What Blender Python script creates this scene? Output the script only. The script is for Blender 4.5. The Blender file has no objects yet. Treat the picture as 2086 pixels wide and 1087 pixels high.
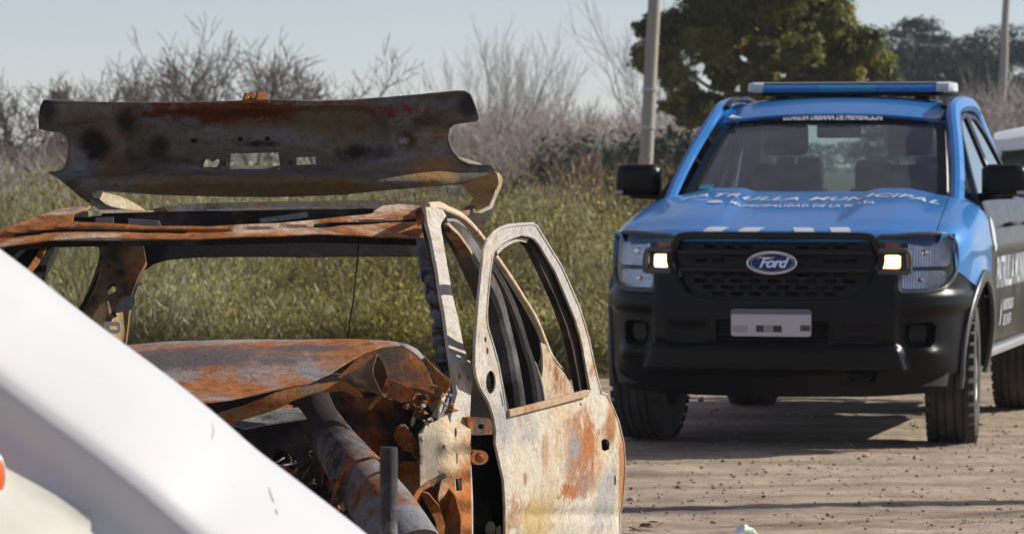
import bpy, bmesh, math, random
import numpy as np
from mathutils import Vector, Matrix, noise
from mathutils.geometry import delaunay_2d_cdt

SC = bpy.context.scene
COL = SC.collection
R = math.radians
random.seed(7)
RNG = np.random.default_rng(11)

# ------------------------------------------------------------------ camera
CAM_H = 1.47
PITCH = math.atan(208.5 / 8470)
F = 8470.0
cd = bpy.data.cameras.new('camera')
cam = bpy.data.objects.new('camera', cd)
COL.objects.link(cam)
cam.location = (0, 0, CAM_H)
cam.rotation_euler = (R(90) - PITCH, 0, 0)
cd.sensor_width = 36.0
cd.lens = F / 2086 * 36.0
cd.clip_start = 0.1
cd.clip_end = 9000
cd.dof.use_dof = True
cd.dof.focus_distance = 10.6
cd.dof.aperture_fstop = 14.5
SC.camera = cam

# ------------------------------------------------------------------ sky, sun, exposure
SUN_EL, SUN_AZ = R(31), R(17)          # azimuth measured from +X towards +Y
w = bpy.data.worlds.new('World')
SC.world = w
w.use_nodes = True
nt = w.node_tree
nt.nodes.clear()
sky = nt.nodes.new('ShaderNodeTexSky')
sky.sky_type = 'NISHITA'
sky.sun_disc = False
sky.sun_elevation = SUN_EL
sky.sun_rotation = R(90) - SUN_AZ
sky.altitude = 0
sky.air_density = 0.68
sky.dust_density = 0.0
sky.ozone_density = 1.6
bg = nt.nodes.new('ShaderNodeBackground')
bg.inputs[1].default_value = 0.076
wo = nt.nodes.new('ShaderNodeOutputWorld')
# thin even veil of high cloud over the whole sky
tcw = nt.nodes.new('ShaderNodeTexCoord')
mpw = nt.nodes.new('ShaderNodeMapping'); mpw.inputs['Scale'].default_value = (1.5, 1.5, 9)
nzw = nt.nodes.new('ShaderNodeTexNoise'); nzw.inputs['Scale'].default_value = 2.2; nzw.inputs['Detail'].default_value = 4
rmp = nt.nodes.new('ShaderNodeMapRange'); rmp.inputs[1].default_value = .3; rmp.inputs[2].default_value = .7
rmp.inputs[3].default_value = .17; rmp.inputs[4].default_value = .36
mxw = nt.nodes.new('ShaderNodeMix'); mxw.data_type = 'RGBA'
mxw.inputs[7].default_value = (7.2, 6.1, 7.4, 1)
nt.links.new(tcw.outputs['Generated'], mpw.inputs[0]); nt.links.new(mpw.outputs[0], nzw.inputs['Vector'])
nt.links.new(nzw.outputs['Fac'], rmp.inputs[0]); nt.links.new(rmp.outputs[0], mxw.inputs[0])
nt.links.new(sky.outputs[0], mxw.inputs[6])
nt.links.new(mxw.outputs[2], bg.inputs[0])
nt.links.new(bg.outputs[0], wo.inputs[0])

sd = bpy.data.lights.new('sun', 'SUN')
sd.energy = 5.0
sd.angle = R(0.53)
sd.color = (1.0, 0.945, 0.86)
sun = bpy.data.objects.new('sun', sd)
COL.objects.link(sun)
SUNV = Vector((math.cos(SUN_EL) * math.cos(SUN_AZ), math.cos(SUN_EL) * math.sin(SUN_AZ), math.sin(SUN_EL)))
sun.rotation_euler = (-SUNV).to_track_quat('-Z', 'Y').to_euler()
sun.location = (20, 10, 20)

SC.view_settings.view_transform = 'Standard'
SC.view_settings.look = 'None'
SC.view_settings.gamma = 1.0
SC.view_settings.exposure = 0.35
SC.view_settings.use_curve_mapping = False
SC.render.engine = 'CYCLES'
SC.cycles.max_bounces = 8
SC.cycles.transparent_max_bounces = 16

# ------------------------------------------------------------------ helpers
def W(px, py, Y):
    """point of the place seen at photo pixel (px,py) at the distance Y"""
    a = (px - 1043.0) / F
    b = -(py - 543.5) / F
    cp, sp = math.cos(PITCH), math.sin(PITCH)
    t = Y / (cp + b * sp)
    return Vector((t * a, Y, CAM_H + t * (-sp + b * cp)))

def tag(o, label=None, cat=None, group=None, kind=None):
    if label: o['label'] = label
    if cat: o['category'] = cat
    if group: o['group'] = group
    if kind: o['kind'] = kind
    return o

def thing(name, label, cat, loc=(0, 0, 0), rz=0, group=None):
    o = bpy.data.objects.new(name, None)
    COL.objects.link(o)
    o.location = loc
    o.rotation_euler = (0, 0, rz)
    o.empty_display_size = 0.2
    return tag(o, label, cat, group)

def finish(me, sharp=38):
    bm = bmesh.new(); bm.from_mesh(me)
    ca = R(sharp)
    for f in bm.faces: f.smooth = True
    for e in bm.edges:
        if len(e.link_faces) == 2:
            e.smooth = e.calc_face_angle(0) < ca
    bm.to_mesh(me); bm.free()

def obj(name, bm, mat, parent=None, sharp=38):
    bm.normal_update()
    for f in bm.faces: f.smooth = True
    ca = R(sharp)
    for e in bm.edges:
        if len(e.link_faces) == 2:
            e.smooth = e.calc_face_angle(0) < ca
    me = bpy.data.meshes.new(name)
    bm.to_mesh(me); bm.free()
    if mat: me.materials.append(mat)
    o = bpy.data.objects.new(name, me)
    COL.objects.link(o)
    o.parent = parent
    return o

def raw(name, V, Fc, mat, parent=None, smooth=False, tri=None):
    """big mesh from numpy: V (n,3), Fc (m,k)"""
    me = bpy.data.meshes.new(name)
    V = np.asarray(V, dtype=np.float32); Fc = np.asarray(Fc, dtype=np.int32)
    k = Fc.shape[1]
    me.vertices.add(len(V)); me.vertices.foreach_set('co', V.ravel())
    me.loops.add(Fc.size); me.loops.foreach_set('vertex_index', Fc.ravel())
    me.polygons.add(len(Fc))
    me.polygons.foreach_set('loop_start', np.arange(0, Fc.size, k, dtype=np.int32))
    me.polygons.foreach_set('loop_total', np.full(len(Fc), k, dtype=np.int32))
    if smooth: me.polygons.foreach_set('use_smooth', np.ones(len(Fc), dtype=bool))
    me.update(calc_edges=True)
    me.materials.append(mat)
    o = bpy.data.objects.new(name, me)
    COL.objects.link(o); o.parent = parent
    return o

def vcol(o, arr):
    """per-vertex natural colour variation"""
    a = o.data.attributes.new('tint', 'FLOAT', 'POINT')
    a.data.foreach_set('value', np.asarray(arr, dtype=np.float32))

def catmull(pts, n=6, closed=False):
    pts = [Vector(p) for p in pts]
    out = []
    m = len(pts)
    rng = range(m) if closed else range(m - 1)
    for i in rng:
        if closed:
            p0, p1, p2, p3 = pts[i - 1], pts[i], pts[(i + 1) % m], pts[(i + 2) % m]
        else:
            p1, p2 = pts[i], pts[i + 1]
            p0 = pts[i - 1] if i > 0 else p1 + (p1 - p2)
            p3 = pts[i + 2] if i + 2 < m else p2 + (p2 - p1)
        for k in range(n):
            t = k / n
            out.append(0.5 * ((2 * p1) + (p2 - p0) * t + (2 * p0 - 5 * p1 + 4 * p2 - p3) * t * t
                              + (3 * p1 - p0 - 3 * p2 + p3) * t ** 3))
    if not closed: out.append(pts[-1])
    return out

def resample(poly, step):
    out = []
    m = len(poly)
    for i in range(m):
        a = np.array(poly[i][:2], float); b = np.array(poly[(i + 1) % m][:2], float)
        d = np.linalg.norm(b - a)
        if d < 1e-9: continue
        k = max(1, int(round(d / step)))
        for j in range(k): out.append(a + (b - a) * j / k)
    return np.array(out)

def inside(poly, P):
    x, y = P[:, 0], P[:, 1]
    r = np.zeros(len(P), bool)
    n = len(poly); j = n - 1
    for i in range(n):
        xi, yi = poly[i]; xj, yj = poly[j]
        if yi != yj:
            c = ((yi > y) != (yj > y)) & (x < (xj - xi) * (y - yi) / (yj - yi) + xi)
            r ^= c
        j = i
    return r

def pdist(poly, P, closed=True):
    poly = np.asarray(poly, float)
    d = np.full(len(P), 1e9)
    n = len(poly)
    for i in range(n if closed else n - 1):
        a = poly[i]; b = poly[(i + 1) % n]
        ab = b - a
        L = ab @ ab
        if L < 1e-12: continue
        t = np.clip(((P - a) @ ab) / L, 0, 1)
        q = a + t[:, None] * ab
        d = np.minimum(d, np.linalg.norm(P - q, axis=1))
    return d

def pd1(poly, x, y, closed=True):
    d = 1e9
    n = len(poly)
    for i in range(n if closed else n - 1):
        ax, ay = poly[i]; bx_, by_ = poly[(i + 1) % n]
        dx, dy = bx_ - ax, by_ - ay
        L = dx * dx + dy * dy
        if L < 1e-12: continue
        t = max(0.0, min(1.0, ((x - ax) * dx + (y - ay) * dy) / L))
        q = (x - ax - t * dx) ** 2 + (y - ay - t * dy) ** 2
        if q < d: d = q
    return math.sqrt(d)

def in1(poly, x, y):
    r = False; j = len(poly) - 1
    for i in range(len(poly)):
        xi, yi = poly[i]; xj, yj = poly[j]
        if (yi > y) != (yj > y) and x < (xj - xi) * (y - yi) / (yj - yi) + xi: r = not r
        j = i
    return r

def cdt(outer, holes, step):
    rings = [resample(outer, step)] + [resample(h, step * .6) for h in holes]
    allp = np.vstack(rings)
    edges = []; o = 0
    for r in rings:
        m = len(r)
        edges += [(o + i, o + (i + 1) % m) for i in range(m)]
        o += m
    mn, mx = rings[0].min(0), rings[0].max(0)
    g = []
    yy = mn[1]; k = 0
    while yy < mx[1]:
        xs = np.arange(mn[0] + (step * .5 if k % 2 else 0), mx[0], step)
        g.append(np.stack([xs, np.full(len(xs), yy)], 1)); yy += step * .866; k += 1
    g = np.vstack(g) if g else np.zeros((0, 2))
    keep = inside(rings[0], g)
    for h in rings[1:]: keep &= ~inside(h, g)
    g = g[keep]
    if len(g):
        d = np.full(len(g), 1e9)
        for r in rings: d = np.minimum(d, pdist(r, g))
        g = g[d > step * .45]
    pts = np.vstack([allp, g])
    res = delaunay_2d_cdt([Vector((float(a), float(b))) for a, b in pts], edges, [], 1, step * 1e-4)
    V = np.array([(v.x, v.y) for v in res[0]])
    T = [f for f in res[2]]
    T3 = []
    for f in T:
        for i in range(1, len(f) - 1): T3.append((f[0], f[i], f[i + 1]))
    T3 = np.array(T3)
    cen = V[T3].mean(1)
    ok = inside(rings[0], cen)
    for h in rings[1:]: ok &= ~inside(h, cen)
    return V, T3[ok]

def sheet(name, outer, mapf, mat, parent, holes=(), step=.05, thick=.004, smooth=False, away=None, sharp=38, hsmooth=False):
    """a bent sheet of metal, plastic or glass with its own thickness; mapf(u,v)->Vector. away: direction in which the
    thickness grows"""
    if smooth: outer = [tuple(p) for p in catmull([(a, b, 0) for a, b in outer], 5, True)]
    outer = [p[:2] for p in outer]
    if hsmooth: holes = [[tuple(p)[:2] for p in catmull([(a, b, 0) for a, b in h], 4, True)] for h in holes]
    V, T = cdt(outer, holes, step)
    P = [mapf(a, b) for a, b in V]
    bm = bmesh.new()
    vs = [bm.verts.new(p) for p in P]
    for t in T:
        try: bm.faces.new([vs[i] for i in t])
        except ValueError: pass
    bm.normal_update()
    if away is None: away = Vector((0, 1, 0))
    away = Vector(away)
    tot = sum((f.normal * f.calc_area() for f in bm.faces), Vector())
    if tot.dot(away) > 0:
        bmesh.ops.reverse_faces(bm, faces=bm.faces[:])
        bm.normal_update()
    if thick > 0:
        be = [e for e in bm.edges if len(e.link_faces) == 1]
        ff = bm.faces[:]
        nv = {}
        for v in vs:
            if not v.link_faces: continue
            nv[v] = bm.verts.new(v.co - v.normal * thick)
        for f in ff: bm.faces.new([nv[v] for v in reversed(f.verts)])
        for e in be:
            f = e.link_faces[0]
            a, b = e.verts
            # keep winding
            li = [l for l in f.loops if l.edge == e][0]
            a, b = li.vert, li.link_loop_next.vert
            bm.faces.new([b, a, nv[a], nv[b]])
    for v in [v for v in bm.verts if not v.link_faces]: bm.verts.remove(v)
    return obj(name, bm, mat, parent, sharp)

def rect_prof(w, h, r=.25):
    c = min(w, h) * r
    return [(-w + c, -h), (w - c, -h), (w, -h + c), (w, h - c), (w - c, h), (-w + c, h), (-w, h - c), (-w, -h + c)]

def circ_prof(r, n=10):
    return [(r * math.cos(2 * math.pi * i / n), r * math.sin(2 * math.pi * i / n)) for i in range(n)]

def sweep_bm(bm, pts, prof, up=(0, 0, 1), scale=None, closed=False, cap=True):
    pts = [Vector(p) for p in pts]
    n = len(pts); rings = []
    for i, p in enumerate(pts):
        if closed: t = pts[(i + 1) % n] - pts[i - 1]
        else: t = pts[min(i + 1, n - 1)] - pts[max(i - 1, 0)]
        t.normalize()
        u = Vector(up(i) if callable(up) else up)
        s = t.cross(u)
        if s.length < 1e-4: s = t.cross(Vector((0.3, 1, 0.2)))
        s.normalize(); u2 = s.cross(t)
        sc = scale[i] if scale else 1.0
        if not isinstance(sc, tuple): sc = (sc, sc)
        rings.append([bm.verts.new(p + s * (a * sc[0]) + u2 * (b * sc[1])) for a, b in prof])
    m = len(prof)
    for i in range(n if closed else n - 1):
        A, B = rings[i], rings[(i + 1) % n]
        for j in range(m):
            bm.faces.new([A[j], A[(j + 1) % m], B[(j + 1) % m], B[j]])
    if cap and not closed:
        bm.faces.new(list(reversed(rings[0]))); bm.faces.new(rings[-1])
    return bm

def sweep(name, pts, prof, mat, parent, up=(0, 0, 1), scale=None, closed=False, sm=0, sharp=38):
    if sm:
        n0 = len(pts)
        pts = catmull(pts, sm, closed)
        if scale:
            sc = []
            for i in range(len(pts)):
                t = i / sm; k = min(int(t), n0 - 1); k2 = min(k + 1, n0 - 1) if not closed else (k + 1) % n0; f = t - int(t)
                a, b = scale[k], scale[k2]
                if isinstance(a, tuple): sc.append(tuple(x + (y - x) * f for x, y in zip(a, b)))
                else: sc.append(a + (b - a) * f)
            scale = sc
    bm = bmesh.new()
    sweep_bm(bm, pts, prof, up, scale, closed)
    bmesh.ops.recalc_face_normals(bm, faces=bm.faces[:])
    return obj(name, bm, mat, parent, sharp)

def grid_bm(rows, thick=0.0, close=False):
    bm = bmesh.new()
    vs = [[bm.verts.new(p) for p in r] for r in rows]
    for i in range(len(vs) - 1):
        for j in range(len(vs[0]) - 1):
            bm.faces.new([vs[i][j], vs[i][j + 1], vs[i + 1][j + 1], vs[i + 1][j]])
    return bm

def grid(name, rows, mat, parent, thick=0.0, away=None, sharp=38):
    bm = grid_bm(rows)
    bmesh.ops.remove_doubles(bm, verts=bm.verts[:], dist=1e-5)
    bm.normal_update()
    if away is not None:
        tot = sum((f.normal * f.calc_area() for f in bm.faces), Vector())
        if tot.dot(Vector(away)) > 0: bmesh.ops.reverse_faces(bm, faces=bm.faces[:])
    bm.normal_update()
    if thick:
        be = [e for e in bm.edges if len(e.link_faces) == 1]
        ff = bm.faces[:]
        nv = {v: bm.verts.new(v.co - v.normal * thick) for v in bm.verts[:]}
        for f in ff: bm.faces.new([nv[v] for v in reversed(f.verts)])
        for e in be:
            li = e.link_faces[0]
            li = [l for l in e.link_faces[0].loops if l.edge == e][0]
            a, b = li.vert, li.link_loop_next.vert
            bm.faces.new([b, a, nv[a], nv[b]])
    return obj(name, bm, mat, parent, sharp)

def box_bm(bm, c, s, bev=0.0, rot=None):
    M = Matrix.Translation(Vector(c))
    if rot: M = M @ rot.to_4x4()
    r = bmesh.ops.create_cube(bm, size=1.0, matrix=M @ Matrix.Diagonal((s[0], s[1], s[2], 1)))
    if bev:
        es = list({e for v in r['verts'] for e in v.link_edges})
        bmesh.ops.bevel(bm, geom=es, offset=bev, segments=2, profile=.6, affect='EDGES')

def box(name, c, s, mat, parent, bev=0.0, rot=None):
    bm = bmesh.new(); box_bm(bm, c, s, bev, rot)
    return obj(name, bm, mat, parent)

def lathe(name, prof, n, mat, parent, M=None, wob=None, sharp=30):
    """prof (r, h) about local x axis"""
    bm = bmesh.new()
    rings = []
    for r, h in prof:
        rings.append([bm.verts.new((h, r * math.cos(2 * math.pi * k / n), r * math.sin(2 * math.pi * k / n))) for k in range(n)])
    for i in range(len(rings) - 1):
        for k in range(n):
            bm.faces.new([rings[i][k], rings[i][(k + 1) % n], rings[i + 1][(k + 1) % n], rings[i + 1][k]])
    if prof[0][0] > 1e-4: pass
    bmesh.ops.remove_doubles(bm, verts=bm.verts[:], dist=1e-5)
    bmesh.ops.recalc_face_normals(bm, faces=bm.faces[:])
    if M: bm.transform(M)
    return obj(name, bm, mat, parent, sharp)

def sstep(a, b, x):
    t = min(1, max(0, (x - a) / (b - a))) if a != b else float(x > a)
    return t * t * (3 - 2 * t)

def lerp_tab(tab, x):
    if x <= tab[0][0]: return tab[0][1]
    for (a, va), (b, vb) in zip(tab, tab[1:]):
        if x <= b: return va + (vb - va) * (x - a) / (b - a)
    return tab[-1][1]

def text_mesh(name, s, size, mapf, mat, parent, bold=0.0, shear=0.0, sx=1.0, thick=.0, sub=0, spacing=1.0, grow=None):
    cu = bpy.data.curves.new(name, 'FONT')
    cu.body = s; cu.size = size; cu.offset = bold; cu.shear = shear; cu.align_x = 'CENTER'; cu.align_y = 'CENTER'
    cu.resolution_u = 3; cu.space_character = spacing
    to = bpy.data.objects.new(name, cu); COL.objects.link(to)
    dg = bpy.context.evaluated_depsgraph_get()
    me = bpy.data.meshes.new_from_object(to.evaluated_get(dg))
    bpy.data.objects.remove(to); bpy.data.curves.remove(cu)
    bm = bmesh.new(); bm.from_mesh(me); bpy.data.meshes.remove(me)
    bmesh.ops.triangulate(bm, faces=bm.faces[:])
    for _ in range(sub):
        le = [e for e in bm.edges if e.calc_length() > size * .35]
        if le: bmesh.ops.subdivide_edges(bm, edges=le, cuts=1)
        bmesh.ops.triangulate(bm, faces=bm.faces[:])
    for v in bm.verts: v.co = mapf(v.co.x * sx, v.co.y)
    me = bpy.data.meshes.new(name); bm.to_mesh(me); bm.free()
    me.materials.append(mat)
    o = bpy.data.objects.new(name, me); COL.objects.link(o); o.parent = parent
    return o

# ------------------------------------------------------------------ materials
class Mat:
    def __init__(s, name):
        s.m = bpy.data.materials.new(name); s.m.use_nodes = True
        s.t = s.m.node_tree; s.t.nodes.clear()
        s.out = s.t.nodes.new('ShaderNodeOutputMaterial')
        s.b = s.t.nodes.new('ShaderNodeBsdfPrincipled')
        s.t.links.new(s.b.outputs[0], s.out.inputs[0])
        s.tc = s.t.nodes.new('ShaderNodeTexCoord')
    def n(s, k, **kw):
        nd = s.t.nodes.new(k)
        for a, v in kw.items(): setattr(nd, a, v)
        return nd
    def link(s, a, b): s.t.links.new(a, b)
    def noise(s, scale, detail=5, rough=.6, stretch=None, dist=0.0, off=(0, 0, 0)):
        mp = s.n('ShaderNodeMapping')
        s.link(s.tc.outputs['Object'], mp.inputs[0])
        if stretch: mp.inputs['Scale'].default_value = stretch
        mp.inputs['Location'].default_value = off
        nd = s.n('ShaderNodeTexNoise')
        nd.inputs['Scale'].default_value = scale; nd.inputs['Detail'].default_value = detail
        nd.inputs['Roughness'].default_value = rough; nd.inputs['Distortion'].default_value = dist
        s.link(mp.outputs[0], nd.inputs['Vector'])
        return nd.outputs['Fac']
    def ramp(s, fac, stops, interp='LINEAR'):
        r = s.n('ShaderNodeValToRGB'); r.color_ramp.interpolation = interp
        e = r.color_ramp.elements
        while len(e) > 1: e.remove(e[-1])
        e[0].position = stops[0][0]; e[0].color = col4(stops[0][1])
        for p, c in stops[1:]:
            x = e.new(p); x.color = col4(c)
        s.link(fac, r.inputs[0])
        return r.outputs[0]
    def mask(s, fac, lo, hi): return s.ramp(fac, [(lo, 0.0), (hi, 1.0)])
    def mix(s, a, b, fac, mode='MIX'):
        m = s.n('ShaderNodeMix', data_type='RGBA', blend_type=mode)
        for i, v in ((6, a), (7, b)):
            if hasattr(v, 'links') or hasattr(v, 'is_linked'): s.link(v, m.inputs[i])
            else: m.inputs[i].default_value = col4(v)
        if hasattr(fac, 'is_linked'): s.link(fac, m.inputs[0])
        else: m.inputs[0].default_value = fac
        return m.outputs[2]
    def math(s, op, a, b=None):
        m = s.n('ShaderNodeMath', operation=op)
        for i, v in ((0, a), (1, b)):
            if v is None: continue
            if hasattr(v, 'is_linked'): s.link(v, m.inputs[i])
            else: m.inputs[i].default_value = v
        return m.outputs[0]
    def blob(s, center, radius, scale=(1, 1, 1), noise_amt=.5, nscale=12.0, soft=.45):
        """soft-edged patch with a shape of its own"""
        mp = s.n('ShaderNodeMapping', vector_type='POINT')
        s.link(s.tc.outputs['Object'], mp.inputs[0])
        c = Vector(center)
        mp.inputs['Scale'].default_value = scale
        mp.inputs['Location'].default_value = (-c.x * scale[0], -c.y * scale[1], -c.z * scale[2])
        ln = s.n('ShaderNodeVectorMath', operation='LENGTH'); s.link(mp.outputs[0], ln.inputs[0])
        nz = s.noise(nscale, 9, .78, dist=.3)
        d = s.math('ADD', s.math('DIVIDE', ln.outputs['Value'], radius), s.math('MULTIPLY', s.math('SUBTRACT', nz, .5), noise_amt * 4))
        return s.ramp(d, [(soft, 1.0), (1.12, 0.0)])
    def set(s, base=None, rough=None, metal=None, **kw):
        for k, v in (('Base Color', base), ('Roughness', rough), ('Metallic', metal)):
            if v is None: continue
            if hasattr(v, 'is_linked'): s.link(v, s.b.inputs[k])
            else: s.b.inputs[k].default_value = col4(v) if k == 'Base Color' else v
        for k, v in kw.items():
            k = k.replace('_', ' ')
            if hasattr(v, 'is_linked'): s.link(v, s.b.inputs[k])
            else: s.b.inputs[k].default_value = v
        return s
    def bump(s, h, strength=.3, dist=.01):
        b = s.n('ShaderNodeBump'); b.inputs['Strength'].default_value = strength; b.inputs['Distance'].default_value = dist
        s.link(h, b.inputs['Height']); s.link(b.outputs[0], s.b.inputs['Normal'])
        return s

def col4(c):
    if isinstance(c, (int, float)): return (c, c, c, 1)
    return (c[0], c[1], c[2], 1)

def plain(name, base, rough=.5, metal=0, var=.12, vs=9.0, bump=0, **kw):
    m = Mat(name)
    nz = m.noise(vs, 6, .65)
    c = m.mix([max(0, x * (1 - var)) for x in base], [min(1, x * (1 + var)) for x in base], nz)
    rg = m.ramp(m.noise(vs * 2.3, 5), [(.3, max(.02, rough * .8)), (.75, min(1, rough * 1.2))])
    m.set(c, rg, metal, **kw)
    if bump: m.bump(m.noise(vs * 6, 4), bump, .004)
    return m.m

def tinted(name, stops, rough=.75, trans=0.0):
    """foliage / twigs: natural colour differs from leaf to leaf"""
    m = Mat(name)
    at = m.n('ShaderNodeAttribute', attribute_name='tint')
    c = m.ramp(at.outputs['Fac'], stops)
    m.set(c, rough)
    m.b.inputs['Specular IOR Level'].default_value = .25
    if trans:
        tr = m.n('ShaderNodeBsdfTranslucent'); m.link(c, tr.inputs[0])
        mx = m.n('ShaderNodeMixShader'); mx.inputs[0].default_value = trans
        m.link(m.b.outputs[0], mx.inputs[1]); m.link(tr.outputs[0], mx.inputs[2]); m.link(mx.outputs[0], m.out.inputs[0])
    return m.m

def glassmat(name, tint=(.85, .9, .88), refl=1.0, rough=.02, ior=1.45, dust=0.0):
    m = Mat(name)
    tr = m.n('ShaderNodeBsdfTransparent'); tr.inputs[0].default_value = col4(tint)
    gl = m.n('ShaderNodeBsdfGlossy'); gl.inputs['Roughness'].default_value = rough
    fr = m.n('ShaderNodeFresnel'); fr.inputs[0].default_value = ior
    fac = m.math('MULTIPLY', fr.outputs[0], refl)
    mx = m.n('ShaderNodeMixShader')
    m.link(fac, mx.inputs[0]); m.link(tr.outputs[0], mx.inputs[1]); m.link(gl.outputs[0], mx.inputs[2])
    last = mx
    if dust:
        df = m.n('ShaderNodeBsdfDiffuse'); df.inputs[0].default_value = (.42, .45, .43, 1)
        m2 = m.n('ShaderNodeMixShader')
        dz = m.math('MULTIPLY', m.noise(7, 6, .7), dust * 2)
        m.link(dz, m2.inputs[0]); m.link(mx.outputs[0], m2.inputs[1]); m.link(df.outputs[0], m2.inputs[2]); last = m2
    m.t.nodes.remove(m.b)
    m.link(last.outputs[0], m.out.inputs[0])
    return m.m
# ================================================================== ground
def ground():
    def axis(lo, hi, d0, d1, step):
        a = list(np.arange(d0, d1 + 1e-6, step))
        s = step; x = d0
        lows = []
        while x > lo:
            s *= 1.35; x -= s; lows.append(x)
        s = step; x = d1; hs = []
        while x < hi:
            s *= 1.35; x += s; hs.append(x)
        return np.array(list(reversed(lows)) + a + hs)
    xs = axis(-1400, 1400, -1.2, 5.2, .022)
    ys = axis(-60, 1800, 15.6, 27.0, .05)
    X, Y = np.meshgrid(xs, ys)
    Z = np.zeros_like(X)
    for i in range(X.shape[0]):
        yy = ys[i]
        near = 12 < yy < 30
        for j in range(X.shape[1]):
            xx = xs[j]
            if near and -3 < xx < 7:
                v = Vector((xx, yy, 0))
                h = .016 * noise.noise(v * .9) + .010 * noise.noise(Vector((xx * 1.2, yy * 3.0, 4)))
                h += .006 * noise.noise(v * 7.0) + .004 * noise.noise(v * 17)
                Z[i, j] = h - .006
    V = np.stack([X.ravel(), Y.ravel(), Z.ravel()], 1)
    n, m = X.shape
    idx = np.arange(n * m).reshape(n, m)
    Fc = np.stack([idx[:-1, :-1].ravel(), idx[:-1, 1:].ravel(), idx[1:, 1:].ravel(), idx[1:, :-1].ravel()], 1)
    m_ = Mat('dirt')
    big = m_.noise(.55, 5, .6, stretch=(1, 1.6, 1))
    mid = m_.noise(4.0, 6, .65, stretch=(1, 1.5, 1))
    fine = m_.noise(38, 6, .7)
    c = m_.ramp(mid, [(.25, (.25, .187, .130)), (.5, (.42, .328, .236)), (.8, (.55, .445, .33))])
    c = m_.mix(c, (.22, .175, .14), m_.mask(big, .5, .68))
    c = m_.mix(c, (.10, .075, .06), m_.math('MULTIPLY', m_.mask(fine, .56, .68), .85))
    c = m_.mix(c, (.16, .125, .10), m_.math('MULTIPLY', m_.mask(m_.noise(17, 6, .75, stretch=(1, 1.4, 1), off=(2, 7, 0)), .55, .70), .6))
    c = m_.mix(c, (.46, .36, .28), m_.math('MULTIPLY', m_.mask(m_.noise(75, 4, .7), .62, .70), .6))
    trk = m_.n('ShaderNodeTexWave', wave_type='BANDS', bands_direction='Y'); trk.inputs['Scale'].default_value = .42; trk.inputs['Distortion'].default_value = 5; trk.inputs['Detail'].default_value = 3; trk.inputs['Detail Scale'].default_value = .6
    m_.link(m_.tc.outputs['Object'], trk.inputs[0])
    c = m_.mix(c, m_.mix(c, (.66, .64, .63), 1.0, 'MULTIPLY'), m_.math('MULTIPLY', m_.mask(trk.outputs['Fac'], .55, .95), .55))
    c = m_.mix(c, (.50, .41, .32), m_.math('MULTIPLY', m_.mask(m_.noise(1.6, 6, .7, stretch=(1, 2.2, 1), off=(4, 1, 0)), .52, .70), .55))
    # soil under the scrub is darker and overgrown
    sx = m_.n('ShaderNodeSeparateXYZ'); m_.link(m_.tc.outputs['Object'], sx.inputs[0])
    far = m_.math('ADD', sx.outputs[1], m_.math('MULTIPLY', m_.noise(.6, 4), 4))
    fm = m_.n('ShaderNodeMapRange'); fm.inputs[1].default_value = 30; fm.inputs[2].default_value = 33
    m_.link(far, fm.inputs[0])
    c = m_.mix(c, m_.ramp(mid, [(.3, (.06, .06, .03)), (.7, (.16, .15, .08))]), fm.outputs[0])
    m_.set(c, .95)
    m_.b.inputs['Specular IOR Level'].default_value = .15
    m_.bump(m_.math('ADD', fine, m_.math('MULTIPLY', m_.noise(110, 4, .7), .7)), .7, .012)
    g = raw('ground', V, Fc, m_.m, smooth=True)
    tag(g, 'brown dirt road surface and field', kind='structure')
    g['category'] = 'ground'
    del g['category']
    return g
ground()

def gravel():
    ico = bmesh.new(); bmesh.ops.create_icosphere(ico, subdivisions=1, radius=1)
    iv = np.array([v.co[:] for v in ico.verts]); fi = np.array([[v.index for v in f.verts] for f in ico.faces]); ico.free()
    N = 11000
    px = RNG.uniform(-1.5, 5.5, N); py = 15.8 + 12 * RNG.random(N) ** 1.15
    # loose stones gather in irregular drifts
    keep = np.array([noise.noise(Vector((a * .8, b * 1.6, 3))) + .35 * RNG.random() > -.05 for a, b in zip(px, py)])
    px, py = px[keep], py[keep]; N = len(px)
    s = .0026 + .0095 * RNG.random(N) ** 4.5
    s[RNG.random(N) < .012] *= 2.3
    V = np.empty((N, 12, 3))
    for i in range(N):
        q = iv * (1 + .25 * RNG.standard_normal((12, 1))) * np.array([1, RNG.uniform(.7, 1.2), RNG.uniform(.45, .8)]) * s[i]
        a = RNG.uniform(0, 6.28); ca, sa = math.cos(a), math.sin(a)
        V[i, :, 0] = q[:, 0] * ca - q[:, 1] * sa + px[i]
        V[i, :, 1] = q[:, 0] * sa + q[:, 1] * ca + py[i]
        h = .016 * noise.noise(Vector((px[i], py[i], 0)) * .9) + .010 * noise.noise(Vector((px[i] * 1.2, py[i] * 3.0, 4))) - .006
        V[i, :, 2] = q[:, 2] + h + s[i] * .25
    Fc = (fi[None] + 12 * np.arange(N)[:, None, None]).reshape(-1, 3)
    m = tinted('gravel', [(0, (.10, .075, .06)), (.4, (.22, .165, .13)), (.85, (.36, .28, .22)), (1, (.5, .45, .4))], .9)
    o = raw('gravel', V.reshape(-1, 3), Fc, m)
    vcol(o, np.repeat(RNG.random(N) ** 1.3, 12))
    tag(o, 'loose stones scattered over the dirt road', 'gravel', kind='stuff')
gravel()

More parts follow.
